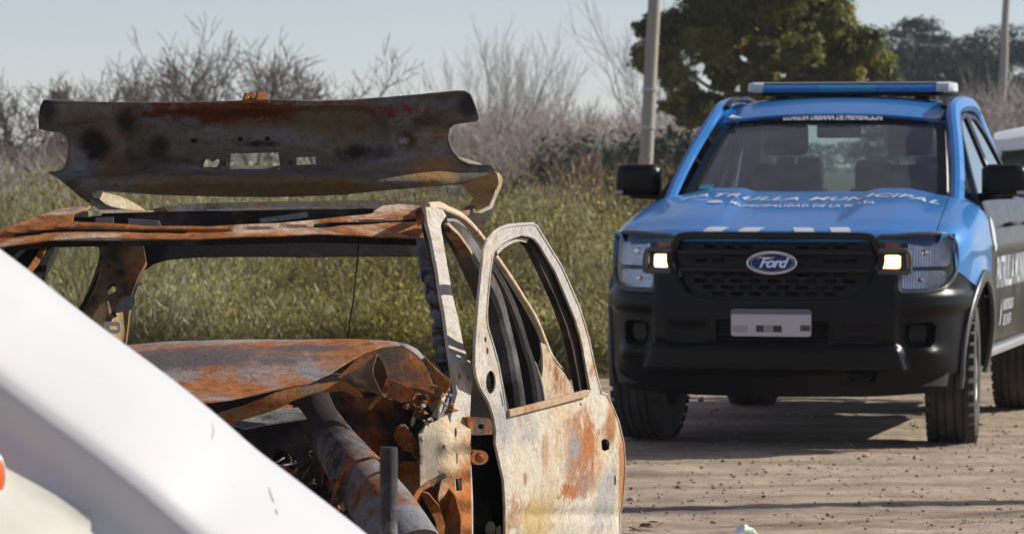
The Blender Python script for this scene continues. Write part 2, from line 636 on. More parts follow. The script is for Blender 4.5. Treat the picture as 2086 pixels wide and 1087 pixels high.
# ================================================================== vegetation helpers
def tubes(segs, sides):
    """segs: list of (p0,p1,r0,r1) -> verts, quads"""
    A = np.array([s[0][:] for s in segs]); B = np.array([s[1][:] for s in segs])
    r0 = np.array([s[2] for s in segs]); r1 = np.array([s[3] for s in segs])
    d = B - A; d /= np.linalg.norm(d, axis=1, keepdims=True) + 1e-9
    ref = np.where(np.abs(d[:, 2:3]) > .9, np.array([[1.0, 0, 0]]), np.array([[0, 0, 1.0]]))
    u = np.cross(d, ref); u /= np.linalg.norm(u, axis=1, keepdims=True) + 1e-9
    v = np.cross(d, u)
    n = len(segs)
    V = np.empty((n, 2, sides, 3))
    for k in range(sides):
        a = 2 * math.pi * k / sides
        off = u * math.cos(a) + v * math.sin(a)
        V[:, 0, k] = A + off * r0[:, None]
        V[:, 1, k] = B + off * r1[:, None]
    base = (np.arange(n) * 2 * sides)[:, None]
    Q = []
    for k in range(sides):
        k2 = (k + 1) % sides
        Q.append(np.concatenate([base + k, base + k2, base + sides + k2, base + sides + k], 1))
    return V.reshape(-1, 3), np.stack(Q, 1).reshape(-1, 4)

def rdir(rng): 
    v = Vector((rng.gauss(0, 1), rng.gauss(0, 1), rng.gauss(0, 1))); v.normalize(); return v

def branch(out, p, d, L, r, lev, maxl, rng, P):
    n = P.get('nseg', 4)
    seg = L / n
    rr = r
    for i in range(n):
        d = (d + rdir(rng) * P['wig'] + Vector((0, 0, P['up'])) * .5).normalized()
        q = p + d * seg
        r2 = r * (1 - (i + 1) / n * P.get('taper', .45))
        out.append((p.copy(), q.copy(), rr, r2, lev))
        p = q; rr = r2
        if lev < maxl and i >= P.get('first', 1) - (lev > 0):
            for _ in range(P['side'] if rng.random() < P.get('sprob', .75) else 0):
                a = (d * P.get('fwd', .75) + rdir(rng) * P['spread']).normalized()
                branch(out, p.copy(), a, L * rng.uniform(.45, .75), max(P['rmin'], rr * rng.uniform(.45, .65)), lev + 1, maxl, rng, P)
    if lev < maxl:
        for _ in range(P['fork']):
            a = (d + rdir(rng) * P['spread'] * .8).normalized()
            branch(out, p.copy(), a, L * rng.uniform(.55, .8), max(P['rmin'], rr * .8), lev + 1, maxl, rng, P)

BARK = tinted('bark', [(0, (.07, .05, .04)), (.5, (.16, .12, .10)), (1, (.26, .21, .18))], .9)
TWIG = tinted('twig', [(0, (.07, .045, .038)), (.5, (.14, .10, .085)), (1, (.24, .18, .155))], .9)
PALE = tinted('pale_twig', [(0, (.18, .15, .145)), (.5, (.30, .26, .245)), (1, (.42, .37, .35))], .9)  # twig tones lightened, distance haze put into the colour

def bare_tree(name, label, px, Y, h, stems, P, seed, maxl=4, lean=0.0, mats=(BARK, TWIG), group=None, fan=.25, r0=.05, nest=None):
    rng = random.Random(seed)
    x = (px - 1043) / F * Y
    t = thing(name, label, 'tree', (x, Y, 0), 0, group)
    segs = []
    for k in range(stems):
        f = (k - (stems - 1) / 2) / max(1, stems - 1) * 2 if stems > 1 else 0
        d = Vector((f * fan + lean + rng.gauss(0, .05), rng.gauss(0, .12), 1)).normalized()
        branch(segs, Vector((0, 0, -.05)), d, h * P.get('l0', .42) * rng.uniform(.85, 1.1), r0 * rng.uniform(.8, 1.1), 0, maxl, rng, P)
    zt = max(s[1].z for s in segs)
    k = h / zt
    segs = [(a * k, b * k, c, e, l) for a, b, c, e, l in segs]
    th = [s for s in segs if s[4] <= 1]; tn = [s for s in segs if s[4] > 1]
    for nm, ss, sd, mt in (('trunk', th, 5, mats[0]), ('crown', tn, 3, mats[1])):
        if not ss: continue
        V, Q = tubes(ss, sd)
        o = raw(nm, V, Q, mt, t, smooth=True)
        vcol(o, np.repeat(RNG.random(len(ss)) * .8 + .1, 2 * sd))
    return t

def leaf_mass(n, cent_fn, size, rng, elong=1.6, upbias=.3):
    """n small leaf quads; cent_fn(i)->(pos, normal)"""
    if isinstance(cent_fn, tuple): C, N = cent_fn
    else:
        C = np.empty((n, 3)); N = np.empty((n, 3))
        for i in range(n):
            c, nn = cent_fn(i); C[i] = c; N[i] = nn
    N = N + rng.standard_normal((n, 3)) * .55; N[:, 2] += upbias
    N /= np.linalg.norm(N, axis=1, keepdims=True)
    A = rng.standard_normal((n, 3)); A -= (A * N).sum(1, keepdims=True) * N
    A /= np.linalg.norm(A, axis=1, keepdims=True)
    B = np.cross(N, A)
    s = size * (0.6 + .8 * rng.random((n, 1)))
    V = np.empty((n, 4, 3))
    V[:, 0] = C - A * s * elong; V[:, 1] = C + B * s * .55; V[:, 2] = C + A * s * elong; V[:, 3] = C - B * s * .55
    V[:, 1] += N * s * .15; V[:, 3] += N * s * .15
    Fc = np.arange(n * 4).reshape(n, 4)
    return V.reshape(-1, 3), Fc

# ---- scrub bank behind the wreck (a mass of weeds and brush: stuff)
SAGE = tinted('sage_leaf', [(0, (.12, .088, .045)), (.28, (.20, .175, .075)), (.55, (.285, .285, .135)), (.8, (.39, .405, .235)), (1, (.56, .53, .37))], .85, .3)
OLIVE = tinted('olive_leaf', [(0, (.11, .07, .028)), (.3, (.18, .145, .04)), (.55, (.255, .23, .05)), (.8, (.41, .37, .085)), (1, (.54, .42, .17))], .85, .3)
STRAW = tinted('straw', [(0, (.10, .075, .04)), (.5, (.25, .19, .105)), (1, (.42, .33, .20))], .85, .2)

def scrub_height(x, y):
    px = 1043 + x / y * F
    base = lerp_tab([(-600, 1.3), (0, 1.32), (120, 1.62), (300, 1.74), (650, 1.70), (800, 1.5), (900, 1.32), (1040, 1.40), (1120, 1.5), (1220, 1.36), (1300, 1.2), (1600, 1.1), (2600, 1.2)], px)
    near = sstep(28.3, 32.5, y)
    n = noise.noise(Vector((x * .9, y * .5, 1.7)))
    n2 = noise.noise(Vector((x * 2.6, y * 1.3, 6.1)))
    return (base * .86 * (.40 + .60 * near)) * (1 + .20 * n + .16 * n2)

def scrub(name, label, n, mat, zone, kind, size, wf=.2, upb=.8):
    rng = np.random.default_rng(hash_name(name))
    rr = random.Random(hash_name(name))
    sp = []
    while len(sp) < n:
        y = 28.6 + 20 * rr.random() ** 1.7
        px = rr.uniform(-1000, 2400)
        x = (px - 1043) / F * y
        if rr.random() > zone(px, x, y): continue
        g = noise.noise(Vector((x * 1.25, y * .8, 2.2))) + .5 * noise.noise(Vector((x * 3.1, y * 2.0, 7.7)))
        if rr.random() > .30 + 1.6 * max(0, g + .22): continue      # clumps with shaded gaps between
        if x > .9 and y < 33.0: continue     # the road margin beside the pickup stays open
        sp.append((x, y, scrub_height(x, y), noise.noise(Vector((x * .55, y * .4, 9))) + .6 * noise.noise(Vector((x * 1.7, y * 1.1, 4)))))
    sp = np.array(sp); X, Y, H, NZ = sp.T
    if kind == 'blade':
        k = 5
        L = H * rng.uniform(.7, 1.08, n); lean = rng.standard_normal((n, 2)) * .16
        wv = rng.standard_normal((n, 3)); wv[:, 2] *= .2; wv /= np.linalg.norm(wv, axis=1, keepdims=True)
        w0 = size * rng.uniform(.6, 1.3, n)
        V = np.empty((n, k, 2, 3))
        for i in range(k):
            t = i / (k - 1)
            p = np.stack([X + lean[:, 0] * t * t * L, Y + lean[:, 1] * t * t * L, L * t * (1 - .08 * t)], 1)
            ww = (w0 * (1 - .75 * t))[:, None]
            V[:, i, 0] = p - wv * ww; V[:, i, 1] = p + wv * ww
        q = np.array([(2 * i, 2 * i + 1, 2 * i + 3, 2 * i + 2) for i in range(k - 1)])
        Fc = (q[None] + (np.arange(n) * 2 * k)[:, None, None]).reshape(-1, 4)
        Ts = np.repeat(rng.random(n), 2 * k)
    else:   # sprig: upright stem with fine leaves along it
        m = kind
        L = H * rng.uniform(.45, 1.0, n) * np.where(rng.random(n) < .06, 1.28, 1.0); lean = rng.standard_normal((n, 2)) * .22
        tone = np.clip(rng.normal(.48, .17, n) + .62 * NZ, 0, 1)
        t = .12 + .88 * (np.arange(m)[None] + rng.random((n, m))) / m
        C = np.stack([X[:, None] + lean[:, :1] * t * t * L[:, None], Y[:, None] + lean[:, 1:] * t * t * L[:, None], L[:, None] * t], 2)
        C = (C + rng.standard_normal((n, m, 3)) * np.array([.05, .05, .02])).reshape(-1, 3)
        N = n * m
        A = rng.standard_normal((N, 3)) * np.array([.8, .8, .5]); A[:, 2] += upb; A /= np.linalg.norm(A, axis=1, keepdims=True)
        B = np.cross(A, rng.standard_normal((N, 3))); B /= np.linalg.norm(B, axis=1, keepdims=True) + 1e-9
        s = (size * rng.uniform(.6, 1.4, N))[:, None]
        V = np.stack([C - B * s * wf * .5, C + A * s * .45 - B * s * wf, C + A * s, C + A * s * .45 + B * s * wf], 1)
        Fc = np.arange(N * 4).reshape(N, 4)
        Ts = np.repeat(np.clip(np.repeat(tone, m) + rng.normal(0, .16, N), 0, 1), 4)
    o = raw(name, V.reshape(-1, 3), Fc, mat)
    vcol(o, Ts)
    return tag(o, label, 'scrub', kind='stuff')

def hash_name(s):
    return sum(ord(c) * (i + 7) for i, c in enumerate(s)) % 99991

def zsage(px, x, y):
    n = noise.noise(Vector((x * .45, y * .28, 5)))
    a = .75 if px < 760 else .4
    if 1030 < px < 1260 and y > 32: a = .95
    return max(.06, min(1, a + n * .9))
def zolive(px, x, y):
    n = noise.noise(Vector((x * .45, y * .28, 5)))
    a = .30 if px < 700 else .75
    if 1030 < px < 1260 and y > 34: a = .12
    return max(.05, min(1, a - n * .8))
def zstraw(px, x, y):
    a = .4 + (.6 if 1150 < px < 1290 and y < 32 else 0)
    return a * (1 if noise.noise(Vector((x * .8, y * .5, 8))) > -.1 else .3)
scrub('sage_scrub', 'grey green feathery scrub filling the bank behind the wreck', 17000, SAGE, zsage, 24, .085, .055, 1.7)
scrub('olive_scrub', 'yellowish olive leafy weeds in the bank beside the open door', 12500, OLIVE, zolive, 24, .036, .26, .7)
scrub('dry_grass', 'dry straw coloured stalks among the green weeds', 9000, STRAW, zstraw, 'blade', .0045)

# ---- bare brown thicket further back
def thicket(name, label, n, px0, px1, Y0, Y1, hf, mat, seed, wr=.012, kids=9):
    rng = random.Random(seed)
    segs = []
    for i in range(n):
        Y = rng.uniform(Y0, Y1); px = rng.uniform(px0, px1)
        x = (px - 1043) / F * Y
        h = hf(px) * rng.uniform(.55, 1.08)
        for s in range(rng.randint(2, 4)):
            p = Vector((x + rng.gauss(0, .15), Y + rng.gauss(0, .2), 0))
            d = Vector((rng.gauss(0, .28), rng.gauss(0, .28), 1)).normalized()
            k = 5; r = wr * rng.uniform(.8, 1.7)
            pts = [p]
            for j in range(k):
                d = (d + rdir(rng) * .16).normalized()
                q = p + d * h / k
                segs.append((p, q, r * (1 - j / k * .75), r * (1 - (j + 1) / k * .75)))
                p = q; pts.append(p)
                for m in range(kids // k + (1 if rng.random() < .8 else 0)):
                    dd = (d + rdir(rng) * .75).normalized()
                    e = p + dd * h * rng.uniform(.12, .32)
                    segs.append((p, e, r * .5, r * .22))
                    if rng.random() < .8:
                        m2 = p.lerp(e, .5); segs.append((m2, m2 + (dd + rdir(rng) * .8).normalized() * h * .13, r * .35, r * .18))
    V, Q = tubes(segs, 3)
    o = raw(name, V, Q, mat)
    vcol(o, np.repeat(RNG.random(len(segs)), 6))
    return tag(o, label, 'thicket', kind='stuff')
MAUVE = tinted('dry_twig', [(0, (.19, .155, .132)), (.5, (.32, .27, .235)), (1, (.46, .40, .355))], .9)  # brush tones raised so the colour itself carries some far haze
thicket('bare_thicket', 'greyish brown thicket of leafless brush behind the green scrub', 1500, 760, 1500, 78, 105,
        lambda p: lerp_tab([(700, 1.5), (900, 2.0), (1000, 2.4), (1120, 2.3), (1260, 2.15), (1500, 2.1)], p), MAUVE, 5)
thicket('russet_brush', 'reddish brown dry brush low behind the scrub beside the pole', 70, 1130, 1330, 48, 58,
        lambda p: lerp_tab([(1080, 1.1), (1180, 1.45), (1300, 1.3)], p), tinted('russet_twig', [(0, (.10, .06, .04)), (.5, (.20, .12, .08)), (1, (.30, .20, .13))], .9), 6, .009)
thicket('low_brush', 'leafless low brush at the far left under the bare trees', 420, -350, 420, 60, 80,
        lambda p: lerp_tab([(-300, 1.3), (60, 1.5), (250, 1.3), (420, 1.1)], p), MAUVE, 8, .010)
thicket('grey_brush', 'pale grey leafless brush behind the second pole at the right edge', 520, 1930, 2600, 120, 150,
        lambda p: lerp_tab([(1900, 2.4), (1980, 3.1), (2040, 3.7), (2600, 3.5)], p), PALE, 9, .018)

# ---- bare trees on the left
PA = dict(wig=.20, up=.10, side=1, sprob=.8, spread=.82, fork=2, rmin=.0085, l0=.42, nseg=4, taper=.35, fwd=.85, first=2)
LT = [(28, 82, 3.3, 'bare crooked tree cut by the left edge of the picture'),
      (92, 80, 3.35, 'bare tree with a slanting dark trunk left of the raised tailgate'),
      (128, 86, 3.45, 'bare tree holding a dark twig nest left of the tailgate'),
      (215, 88, 3.3, 'low bare tree rising over the left end of the tailgate'),
      (262, 84, 3.45, 'spreading bare tree, second from the left above the tailgate'),
      (322, 90, 4.05, 'bare twiggy tree, third from the left above the tailgate'),
      (382, 86, 4.2, 'bare tree with a forked crown above the tailgate middle'),
      (465, 86, 4.65, 'tallest bare tree above the tailgate latch'),
      (545, 90, 4.5, 'bare tree just right of the tailgate latch'),
      (612, 88, 4.1, 'rightmost bare tree of the row, leaning right over the tailgate')]
for i, (px, Y, h, lab) in enumerate(LT):
    bare_tree('bare_tree', lab, px, Y, h, 2, PA, 40 + i * 3, maxl=4, lean=(.12 if i == 9 else -.05 if i == 1 else 0), group='bare trees in a row on the left', fan=.34, r0=.072)
# nest
def nest():
    rng = random.Random(3); segs = []
    for k in range(90):
        a = rng.uniform(0, 6.28); z = rng.uniform(-.09, .06); r = .13 * (1 + z * 2)
        p = Vector((math.cos(a) * r, math.sin(a) * r, z)); d = Vector((-math.sin(a), math.cos(a), rng.gauss(0, .3))) * .12
        segs.append((p - d, p + d, .008, .005))
    V, Q = tubes(segs, 3)
    c = W(120, 193, 86)
    o = raw('bird_nest', V, Q, BARK); o.location = c; vcol(o, np.full(len(V), .3))
    tag(o, 'dark twig nest in the bare tree left of the tailgate', 'nest')
nest()

# ---- tall pale trees in the middle
PB = dict(wig=.10, up=.10, side=1, sprob=.62, spread=.55, fork=2, rmin=.0065, l0=.50, nseg=5, taper=.45, fwd=.95)
for i, (px, Y, h, st, fan, lean, lab) in enumerate([
        (985, 118, 5.9, 4, .42, -.10, 'tall pale bare tree with fanned stems right of the tailgate'),
        (1040, 124, 5.8, 3, .20, .02, 'tall pale bare tree, middle one of the fanned group'),
        (1090, 120, 5.0, 3, .30, .12, 'pale bare tree, right one of the fanned group'),
        (1385, 112, 6.6, 3, .30, -.30, 'pale bare tree leaning left behind the near pole'),
        (1350, 104, 4.2, 2, .20, .10, 'small pale bare tree right of the near pole')]):
    bare_tree('bare_tree', lab, px, Y, h, st, PB, 90 + i * 7, maxl=3, lean=lean, mats=(PALE, PALE), group='tall bare trees behind the thicket', fan=fan, r0=.055)

# ---- dark evergreen bushes
DKG = tinted('dark_leaf', [(0, (.032, .045, .030)), (.5, (.065, .085, .052)), (1, (.11, .13, .075))], .75, .15)  # leaf greens greyed and lifted to paint in some haze
def bush(label, px, Y, w_, h, n, mat, seed, leaf=.06, grp=None, name='bush'):
    rng = np.random.default_rng(seed)
    x = (px - 1043) / F * Y
    t = thing(name, label, 'bush', (x, Y, 0), 0, grp)
    cl = [(rng.uniform(-.5, .5) * w_, rng.uniform(-.3, .3) * w_, h * rng.uniform(.3, .8), h * rng.uniform(.18, .32)) for _ in range(16)]
    tone = rng.random(len(cl))
    T = []
    def f(i):
        k = int(rng.integers(len(cl))); c = cl[k]
        v = rng.standard_normal(3); v /= np.linalg.norm(v)
        r = c[3] * (.55 + .5 * rng.random())
        T.append(np.clip(.5 * tone[k] + .5 * rng.random(), 0, 1))
        return np.array([c[0] + v[0] * r * 1.3, c[1] + v[1] * r, max(.02, c[2] + v[2] * r)]), v
    V, Fc = leaf_mass(n, f, leaf, rng)
    o = raw('foliage', V, Fc, mat, t); vcol(o, np.repeat(T, 4))
    rr = random.Random(seed); segs = []
    for k in range(6):
        branch(segs, Vector((rr.gauss(0, .1), rr.gauss(0, .1), -.03)), Vector((rr.gauss(0, .4), rr.gauss(0, .4), 1)).normalized(), h * .5, .03, 0, 1, rr, PA)
    V, Q = tubes(segs, 4); o = raw('stem', V, Q, BARK, t); vcol(o, RNG.random(len(V)))
    return t
for i, (px, Y, w_, h, n, lab) in enumerate([
        (1175, 76, 1.5, 1.75, 2600, 'dark green bush, leftmost in front of the brown thicket'),
        (1255, 78, 1.9, 2.0, 3200, 'largest dark green bush left of the near pole'),
        (1370, 74, 1.8, 2.1, 3000, 'dark green bush right of the near pole by the mirror'),
        (1440, 80, 2.0, 2.2, 2600, 'dark green bush half hidden behind the pickup windscreen'),
        (1130, 70, 1.3, 1.5, 1500, 'low dull green bush at the foot of the brown thicket')]):
    bush(lab, px, Y, w_, h, n, DKG, 20 + i, grp='dark bushes in front of the thicket')
bush('yellow green bush just left of the pickup mirror', 1272, 50, .55, 1.45, 1700, OLIVE, 31, .04)

# ---- broad evergreen tree behind the pickup
def evergreen():
    Y = 72.0
    s = Y / F
    x0 = (1575 - 1043) * s
    t = thing('evergreen_tree', 'broad evergreen tree with yellow green sunlit leaves behind the pickup', 'tree', (x0, Y, 0))
    rng = np.random.default_rng(5); rr = random.Random(12)
    ML = tinted('evergreen_leaf', [(0, (.05, .06, .014)), (.4, (.14, .148, .026)), (.75, (.30, .27, .044)), (1, (.52, .40, .06))], .5, .5)
    # clump centres in photo pixels around the crown outline (px, py, radius px)
    cl = []
    blobs = [(1330, 60, 42), (1345, 115, 45), (1375, 30, 55), (1390, 160, 42), (1420, 90, 55), (1420, 215, 36), (1445, 232, 22), (1375, 205, 25),
             (1450, 20, 60), (1480, 65, 50), (1520, 25, 62), (1560, 80, 55), (1590, 30, 60), (1640, 75, 58), (1640, 130, 50), (1580, 130, 45),
             (1690, 40, 55), (1700, 110, 55), (1720, 160, 48), (1660, 180, 40), (1600, 185, 40), (1760, 120, 45), (1780, 150, 38), (1790, 185, 30), (1755, 190, 34),
             (1720, 15, 40), (1540, 170, 30), (1450, 130, 34), (1480, 210, 28), (1530, 215, 24), (1700, 190, 42), (1640, 205, 38), (1560, 200, 32), (1500, 165, 26), (1470, 165, 30), (1420, 245, 26), (1445, 248, 20), (1530, 110, 40), (1500, 20, 50), (1610, 95, 50), (1680, 140, 45), (1745, 70, 42),
             (1400, -60, 70), (1500, -80, 80), (1600, -80, 80), (1680, -50, 60), (1560, -170, 80), (1480, -160, 60), (1640, -150, 60)]
    for a, b, r in blobs:
        c = W(a, b, Y)
        for q in range(3):
            cl.append((c.x - x0 + rng.normal(0, r * s * .45), rng.normal(0, 1.15), c.z + rng.normal(0, r * s * .4), r * s * rng.uniform(.60, .95)))
    cl = np.array(cl); tone = rng.random(len(cl))
    wts = cl[:, 3] ** 2; wts /= wts.sum()
    N = 130000
    ks = rng.choice(len(cl), N, p=wts)
    v = rng.standard_normal((N, 3)); v[:, 2] += .25; v /= np.linalg.norm(v, axis=1, keepdims=True)
    ph = rng.uniform(0, 6.28, (len(cl), 3))[ks]
    bn = 1 + .16 * np.sin(v[:, 0] * 6 + ph[:, 0]) + .16 * np.sin(v[:, 1] * 6 + ph[:, 1]) + .16 * np.sin(v[:, 2] * 7 + ph[:, 2])
    r = cl[ks, 3] * bn * (.62 + .42 * rng.random(N))
    C = cl[ks, :3] + v * r[:, None] * np.array([1, 1, .85])
    T = np.clip(.55 * tone[ks] + .55 * rng.random(N) - .05, 0, 1)
    V, Fc = leaf_mass(N, (C, v), .040, rng, 1.5, .35)
    o = raw('foliage', V, Fc, ML, t); vcol(o, np.repeat(T, 4))
    segs = []
    def limb(pts, r0, r1):
        P = [W(a, b, Y + d) - Vector((x0, Y, 0)) for a, b, d in pts]
        P = catmull(P, 4)
        for i in range(len(P) - 1):
            k = i / (len(P) - 1); k2 = (i + 1) / (len(P) - 1)
            segs.append((P[i], P[i + 1], r0 + (r1 - r0) * k, r0 + (r1 - r0) * k2))
            if i > len(P) * .3 and rr.random() < .6:
                q = P[i] + (rdir(rr) + Vector((0, 0, .5))).normalized() * .6
                segs.append((P[i], q, r1 * .8, r1 * .3))
    gb = W(1575, 500, Y)
    limb([(1570, 510, 0), (1565, 330, 0), (1555, 250, 0), (1535, 190, 0), (1505, 130, 0), (1470, 85, .2), (1430, 50, .3)], .19, .04)
    limb([(1560, 255, 0), (1600, 180, .2), (1630, 100, .3), (1650, 20, .2)], .13, .04)
    limb([(1535, 190, 0), (1545, 120, -.2), (1560, 40, -.3), (1550, -60, -.2)], .09, .03)
    limb([(1545, 215, 0), (1490, 190, -.4), (1440, 175, -.6), (1400, 140, -.7)], .06, .02)
    limb([(1600, 180, .2), (1680, 150, -.3), (1740, 140, -.4)], .07, .02)
    V, Q = tubes(segs, 6)
    o = raw('trunk', V, Q, BARK, t, smooth=True); vcol(o, .4 + .6 * RNG.random(len(V)))
evergreen()

# ---- dark cedars at the right
def cedar(label, px, Y, h, wd, seed, base_frac=.2):
    rng = np.random.default_rng(seed); rr = random.Random(seed)
    x0 = (px - 1043) / F * Y
    t = thing('cedar_tree', label, 'tree', (x0, Y, 0), 0, 'dark cedars at the right')
    pads = []; segs = [(Vector((0, 0, -.1)), Vector((.1, 0, h * .55)), .22, .14), (Vector((.1, 0, h * .55)), Vector((0, 0, h * .93)), .14, .04)]
    for k in range(34):
        z = h * (base_frac + (1 - base_frac) * (k + rng.random()) / 34)
        a = rng.uniform(0, 6.28)
        r = wd * (1 - .75 * ((z / h - base_frac) / (1 - base_frac)) ** 1.6) * rng.uniform(.3, 1)
        c = Vector((math.cos(a) * r, math.sin(a) * r, z + r * .12))
        segs.append((Vector((.05, 0, z - r * .25)), c, .05, .015))
        pads.append((c, .35 + .55 * rng.random()))
        for _ in range(2):
            pads.append((c * .75 + Vector((rng.normal(0, .5), rng.normal(0, .5), c.z * .25 + rng.normal(0, .25))), .3 + .4 * rng.random()))
    T = []
    n = 13000
    def f(i):
        c, r = pads[int(rng.integers(len(pads)))]
        a = rng.uniform(0, 6.28); q = r * math.sqrt(rng.random())
        T.append(rng.random())
        return np.array([c.x + math.cos(a) * q * 1.4, c.y + math.sin(a) * q, c.z + rng.normal(0, .10) - q * .15]), np.array([0, 0, 1.0])
    V, Fc = leaf_mass(n, f, .075, rng, 1.4, .2)
    o = raw('foliage', V, Fc, CED, t); vcol(o, np.repeat(T, 4))
    V, Q = tubes(segs, 5); o = raw('trunk', V, Q, BARK, t, smooth=True); vcol(o, RNG.random(len(V)) * .4)
CED = tinted('cedar_needle', [(0, (.012, .022, .018)), (.5, (.026, .042, .033)), (1, (.05, .068, .05))], .8, .1)
cedar('dark cedar with layered branches right of the broad evergreen', 1880, 185, 7.9, 3.0, 61)
cedar('dark cedar half behind the broad evergreen', 1815, 195, 7.2, 2.2, 62)
cedar('dark cedar crossed by the second pole at the right edge', 2040, 190, 7.4, 2.6, 63)
cedar('dark cedar low between the two taller cedars', 1960, 205, 6.9, 2.2, 64)
cedar('dark cedar behind the right end of the light bar', 1925, 180, 6.6, 2.6, 66, .1)
cedar('dark cedar just left of the second pole', 2000, 182, 6.7, 2.6, 67, .1)
cedar('dark cedar cut by the right edge of the picture', 2120, 195, 7.3, 2.4, 65)

# ---- far things
def far_wood():
    rng = np.random.default_rng(77)
    T = []
    def f(i):
        x = rng.uniform(-150, 150)
        h = 4.2 + 1.6 * noise.noise(Vector((x * .05, 2, 3))) + .7 * noise.noise(Vector((x * .3, 5, 3)))
        T.append(rng.random())
        return np.array([x, 640 + rng.uniform(-6, 6), h * rng.random() ** .6]), np.array([0, -1, .3])
    V, Fc = leaf_mass(15000, f, .42, rng, 1.2)
    o = raw('far_wood', V, Fc, tinted('far_leaf', [(0, (.05, .06, .055)), (1, (.11, .12, .10))], .9)); vcol(o, np.repeat(T, 4))
    tag(o, 'blurred dark line of woods on the horizon at the far left', 'woods', kind='stuff')
far_wood()

def crop_tunnel(label, px0, px1, Y, h):
    a = (px0 - 1043) / F * Y; b = (px1 - 1043) / F * Y
    t = thing('crop_tunnel', label, 'greenhouse', ((a + b) / 2, Y, 0), 0, 'white crop tunnels in the far field')
    L = (b - a) / 2
    m = TUN
    rows = []
    for i in range(int(L * 2 / 1.5) + 1):
        x = -L + i * 2 * L / int(L * 2 / 1.5)
        sag = .03 * (i % 2)
        rows.append([Vector((x, -math.cos(math.pi * k / 10) * 1.6, (h - sag) * math.sin(math.pi * k / 10) ** .7)) for k in range(11)])
    grid('cover', rows, m, t, .01, away=(0, 0, -1))
    for i in range(0, len(rows), 2):
        sweep('hoop', [p * 1.004 for p in rows[i]], circ_prof(.03, 6), STEEL, t, up=(1, 0, 0))
TUN = plain('white_plastic_film', (.72, .72, .74), .4, var=.1, vs=.6)
STEEL = plain('galvanised_steel', (.45, .46, .47), .45, .7)
crop_tunnel('white plastic crop tunnel in the far field at the left edge', -420, 125, 190, 1.42)
crop_tunnel('second white crop tunnel further back at the far left', -300, 330, 230, 1.40)

# ---- utility poles
def pole(label, top, bot, Y, r0, r1, H=8.2):
    a = W(bot[0], bot[1], Y); b = W(top[0], top[1], Y)
    k = (a.z + .3) / (b.z - a.z)
    base = a - (b - a) * k
    t = thing('utility_pole', label, 'pole', (base.x, base.y, 0), 0)
    d = (b - a).normalized()
    rng = random.Random(int(top[0]))
    m = POLE
    pts = [d * (H * i / 14) + Vector((.012 * rng.gauss(0, 1), .012 * rng.gauss(0, 1), -.3)) for i in range(15)]
    sweep('shaft', pts, circ_prof(1, 14), m, t, up=(0, 1, 0), scale=[r0 + (r1 - r0) * i / 14 for i in range(15)])
    tp = pts[-2]
    box('crossarm', tp + Vector((0, -.12, 0)), (1.6, .09, .11), m, t, .01)
    for sx in (-.7, -.25, .25, .7):
        lathe('insulator', [(.0, .0), (.035, .0), (.05, .05), (.03, .09), (.04, .13), (0, .15)], 10, CER, t, Matrix.Translation(tp + Vector((sx, -.12, .055))) @ Matrix.Rotation(R(-90), 4, 'Y'))
    for z in (1.1, 2.4, 3.3):
        i = z / H * 14; p = pts[int(i)]
        bm = bmesh.new(); sweep_bm(bm, [p + d * -.02, p + d * .02], circ_prof(r0 * 1.06, 14), up=(0, 1, 0)); obj('band', bm, STEEL, t)
    return t
pm = Mat('weathered_pole')
_c = pm.mix((.26, .23, .19), (.46, .42, .35), pm.noise(3, 6, .7, stretch=(3, 3, .5)))
_c = pm.mix(_c, (.14, .12, .10), pm.mask(pm.noise(7, 6, .7, stretch=(4, 4, .25)), .60, .75))
pm.set(_c, .85); pm.bump(pm.noise(20, 5, .7, stretch=(4, 4, .3)), .4, .01)
POLE = pm.m
CER = plain('ceramic', (.18, .09, .05), .25)
pole('grey utility pole between the bare trees and the evergreen', (1333, 0), (1310, 400), 64, .112, .085)
pole('thin utility pole at the right edge of the picture', (2050, 0), (2040, 260), 150, .165, .115, 11.5)
t_ = pole('utility pole standing right of the road outside the picture', (0, 0), (0, 0.1), 1, .0, .0) if False else None
def road_pole(label, x, y, r=.13):
    t = thing('utility_pole', label, 'pole', (x, y, 0))
    H = 8.6
    pts = [Vector((.01 * math.sin(i), .01 * math.cos(i * 2), -.3 + H * i / 12)) for i in range(13)]
    sweep('shaft', pts, circ_prof(1, 14), POLE, t, up=(0, 1, 0), scale=[r - .05 * i / 12 for i in range(13)])
    box('crossarm', (0, -.12, H - .9), (1.6, .09, .11), POLE, t, .01)
road_pole('utility pole right of the road whose shadow crosses the dirt', 7.2, 19.75)

t_ = bare_tree('bare_tree', 'bare roadside tree right of the road whose branches shade the dirt', 1043, 20.9, 6.2, 2, PB, 201, maxl=3, fan=.3, r0=.09)
t_.location.x = 10.6

# ---- the hazy air of the place
def haze():
    bm = bmesh.new(); box_bm(bm, (0, 870, 6.0), (2830, 1900, 14.0))
    m = bpy.data.materials.new('haze'); m.use_nodes = True
    n = m.node_tree.nodes; n.clear()
    v = n.new('ShaderNodeVolumePrincipled'); out = n.new('ShaderNodeOutputMaterial')
    v.inputs['Color'].default_value = (.86, .90, .96, 1)
    v.inputs['Density'].default_value = HAZE
    v.inputs['Anisotropy'].default_value = .2
    m.node_tree.links.new(v.outputs[0], out.inputs['Volume'])
    o = obj('haze', bm, m); tag(o, 'thin pale haze over the fields', 'haze', kind='stuff')
HAZE = .0003
haze()
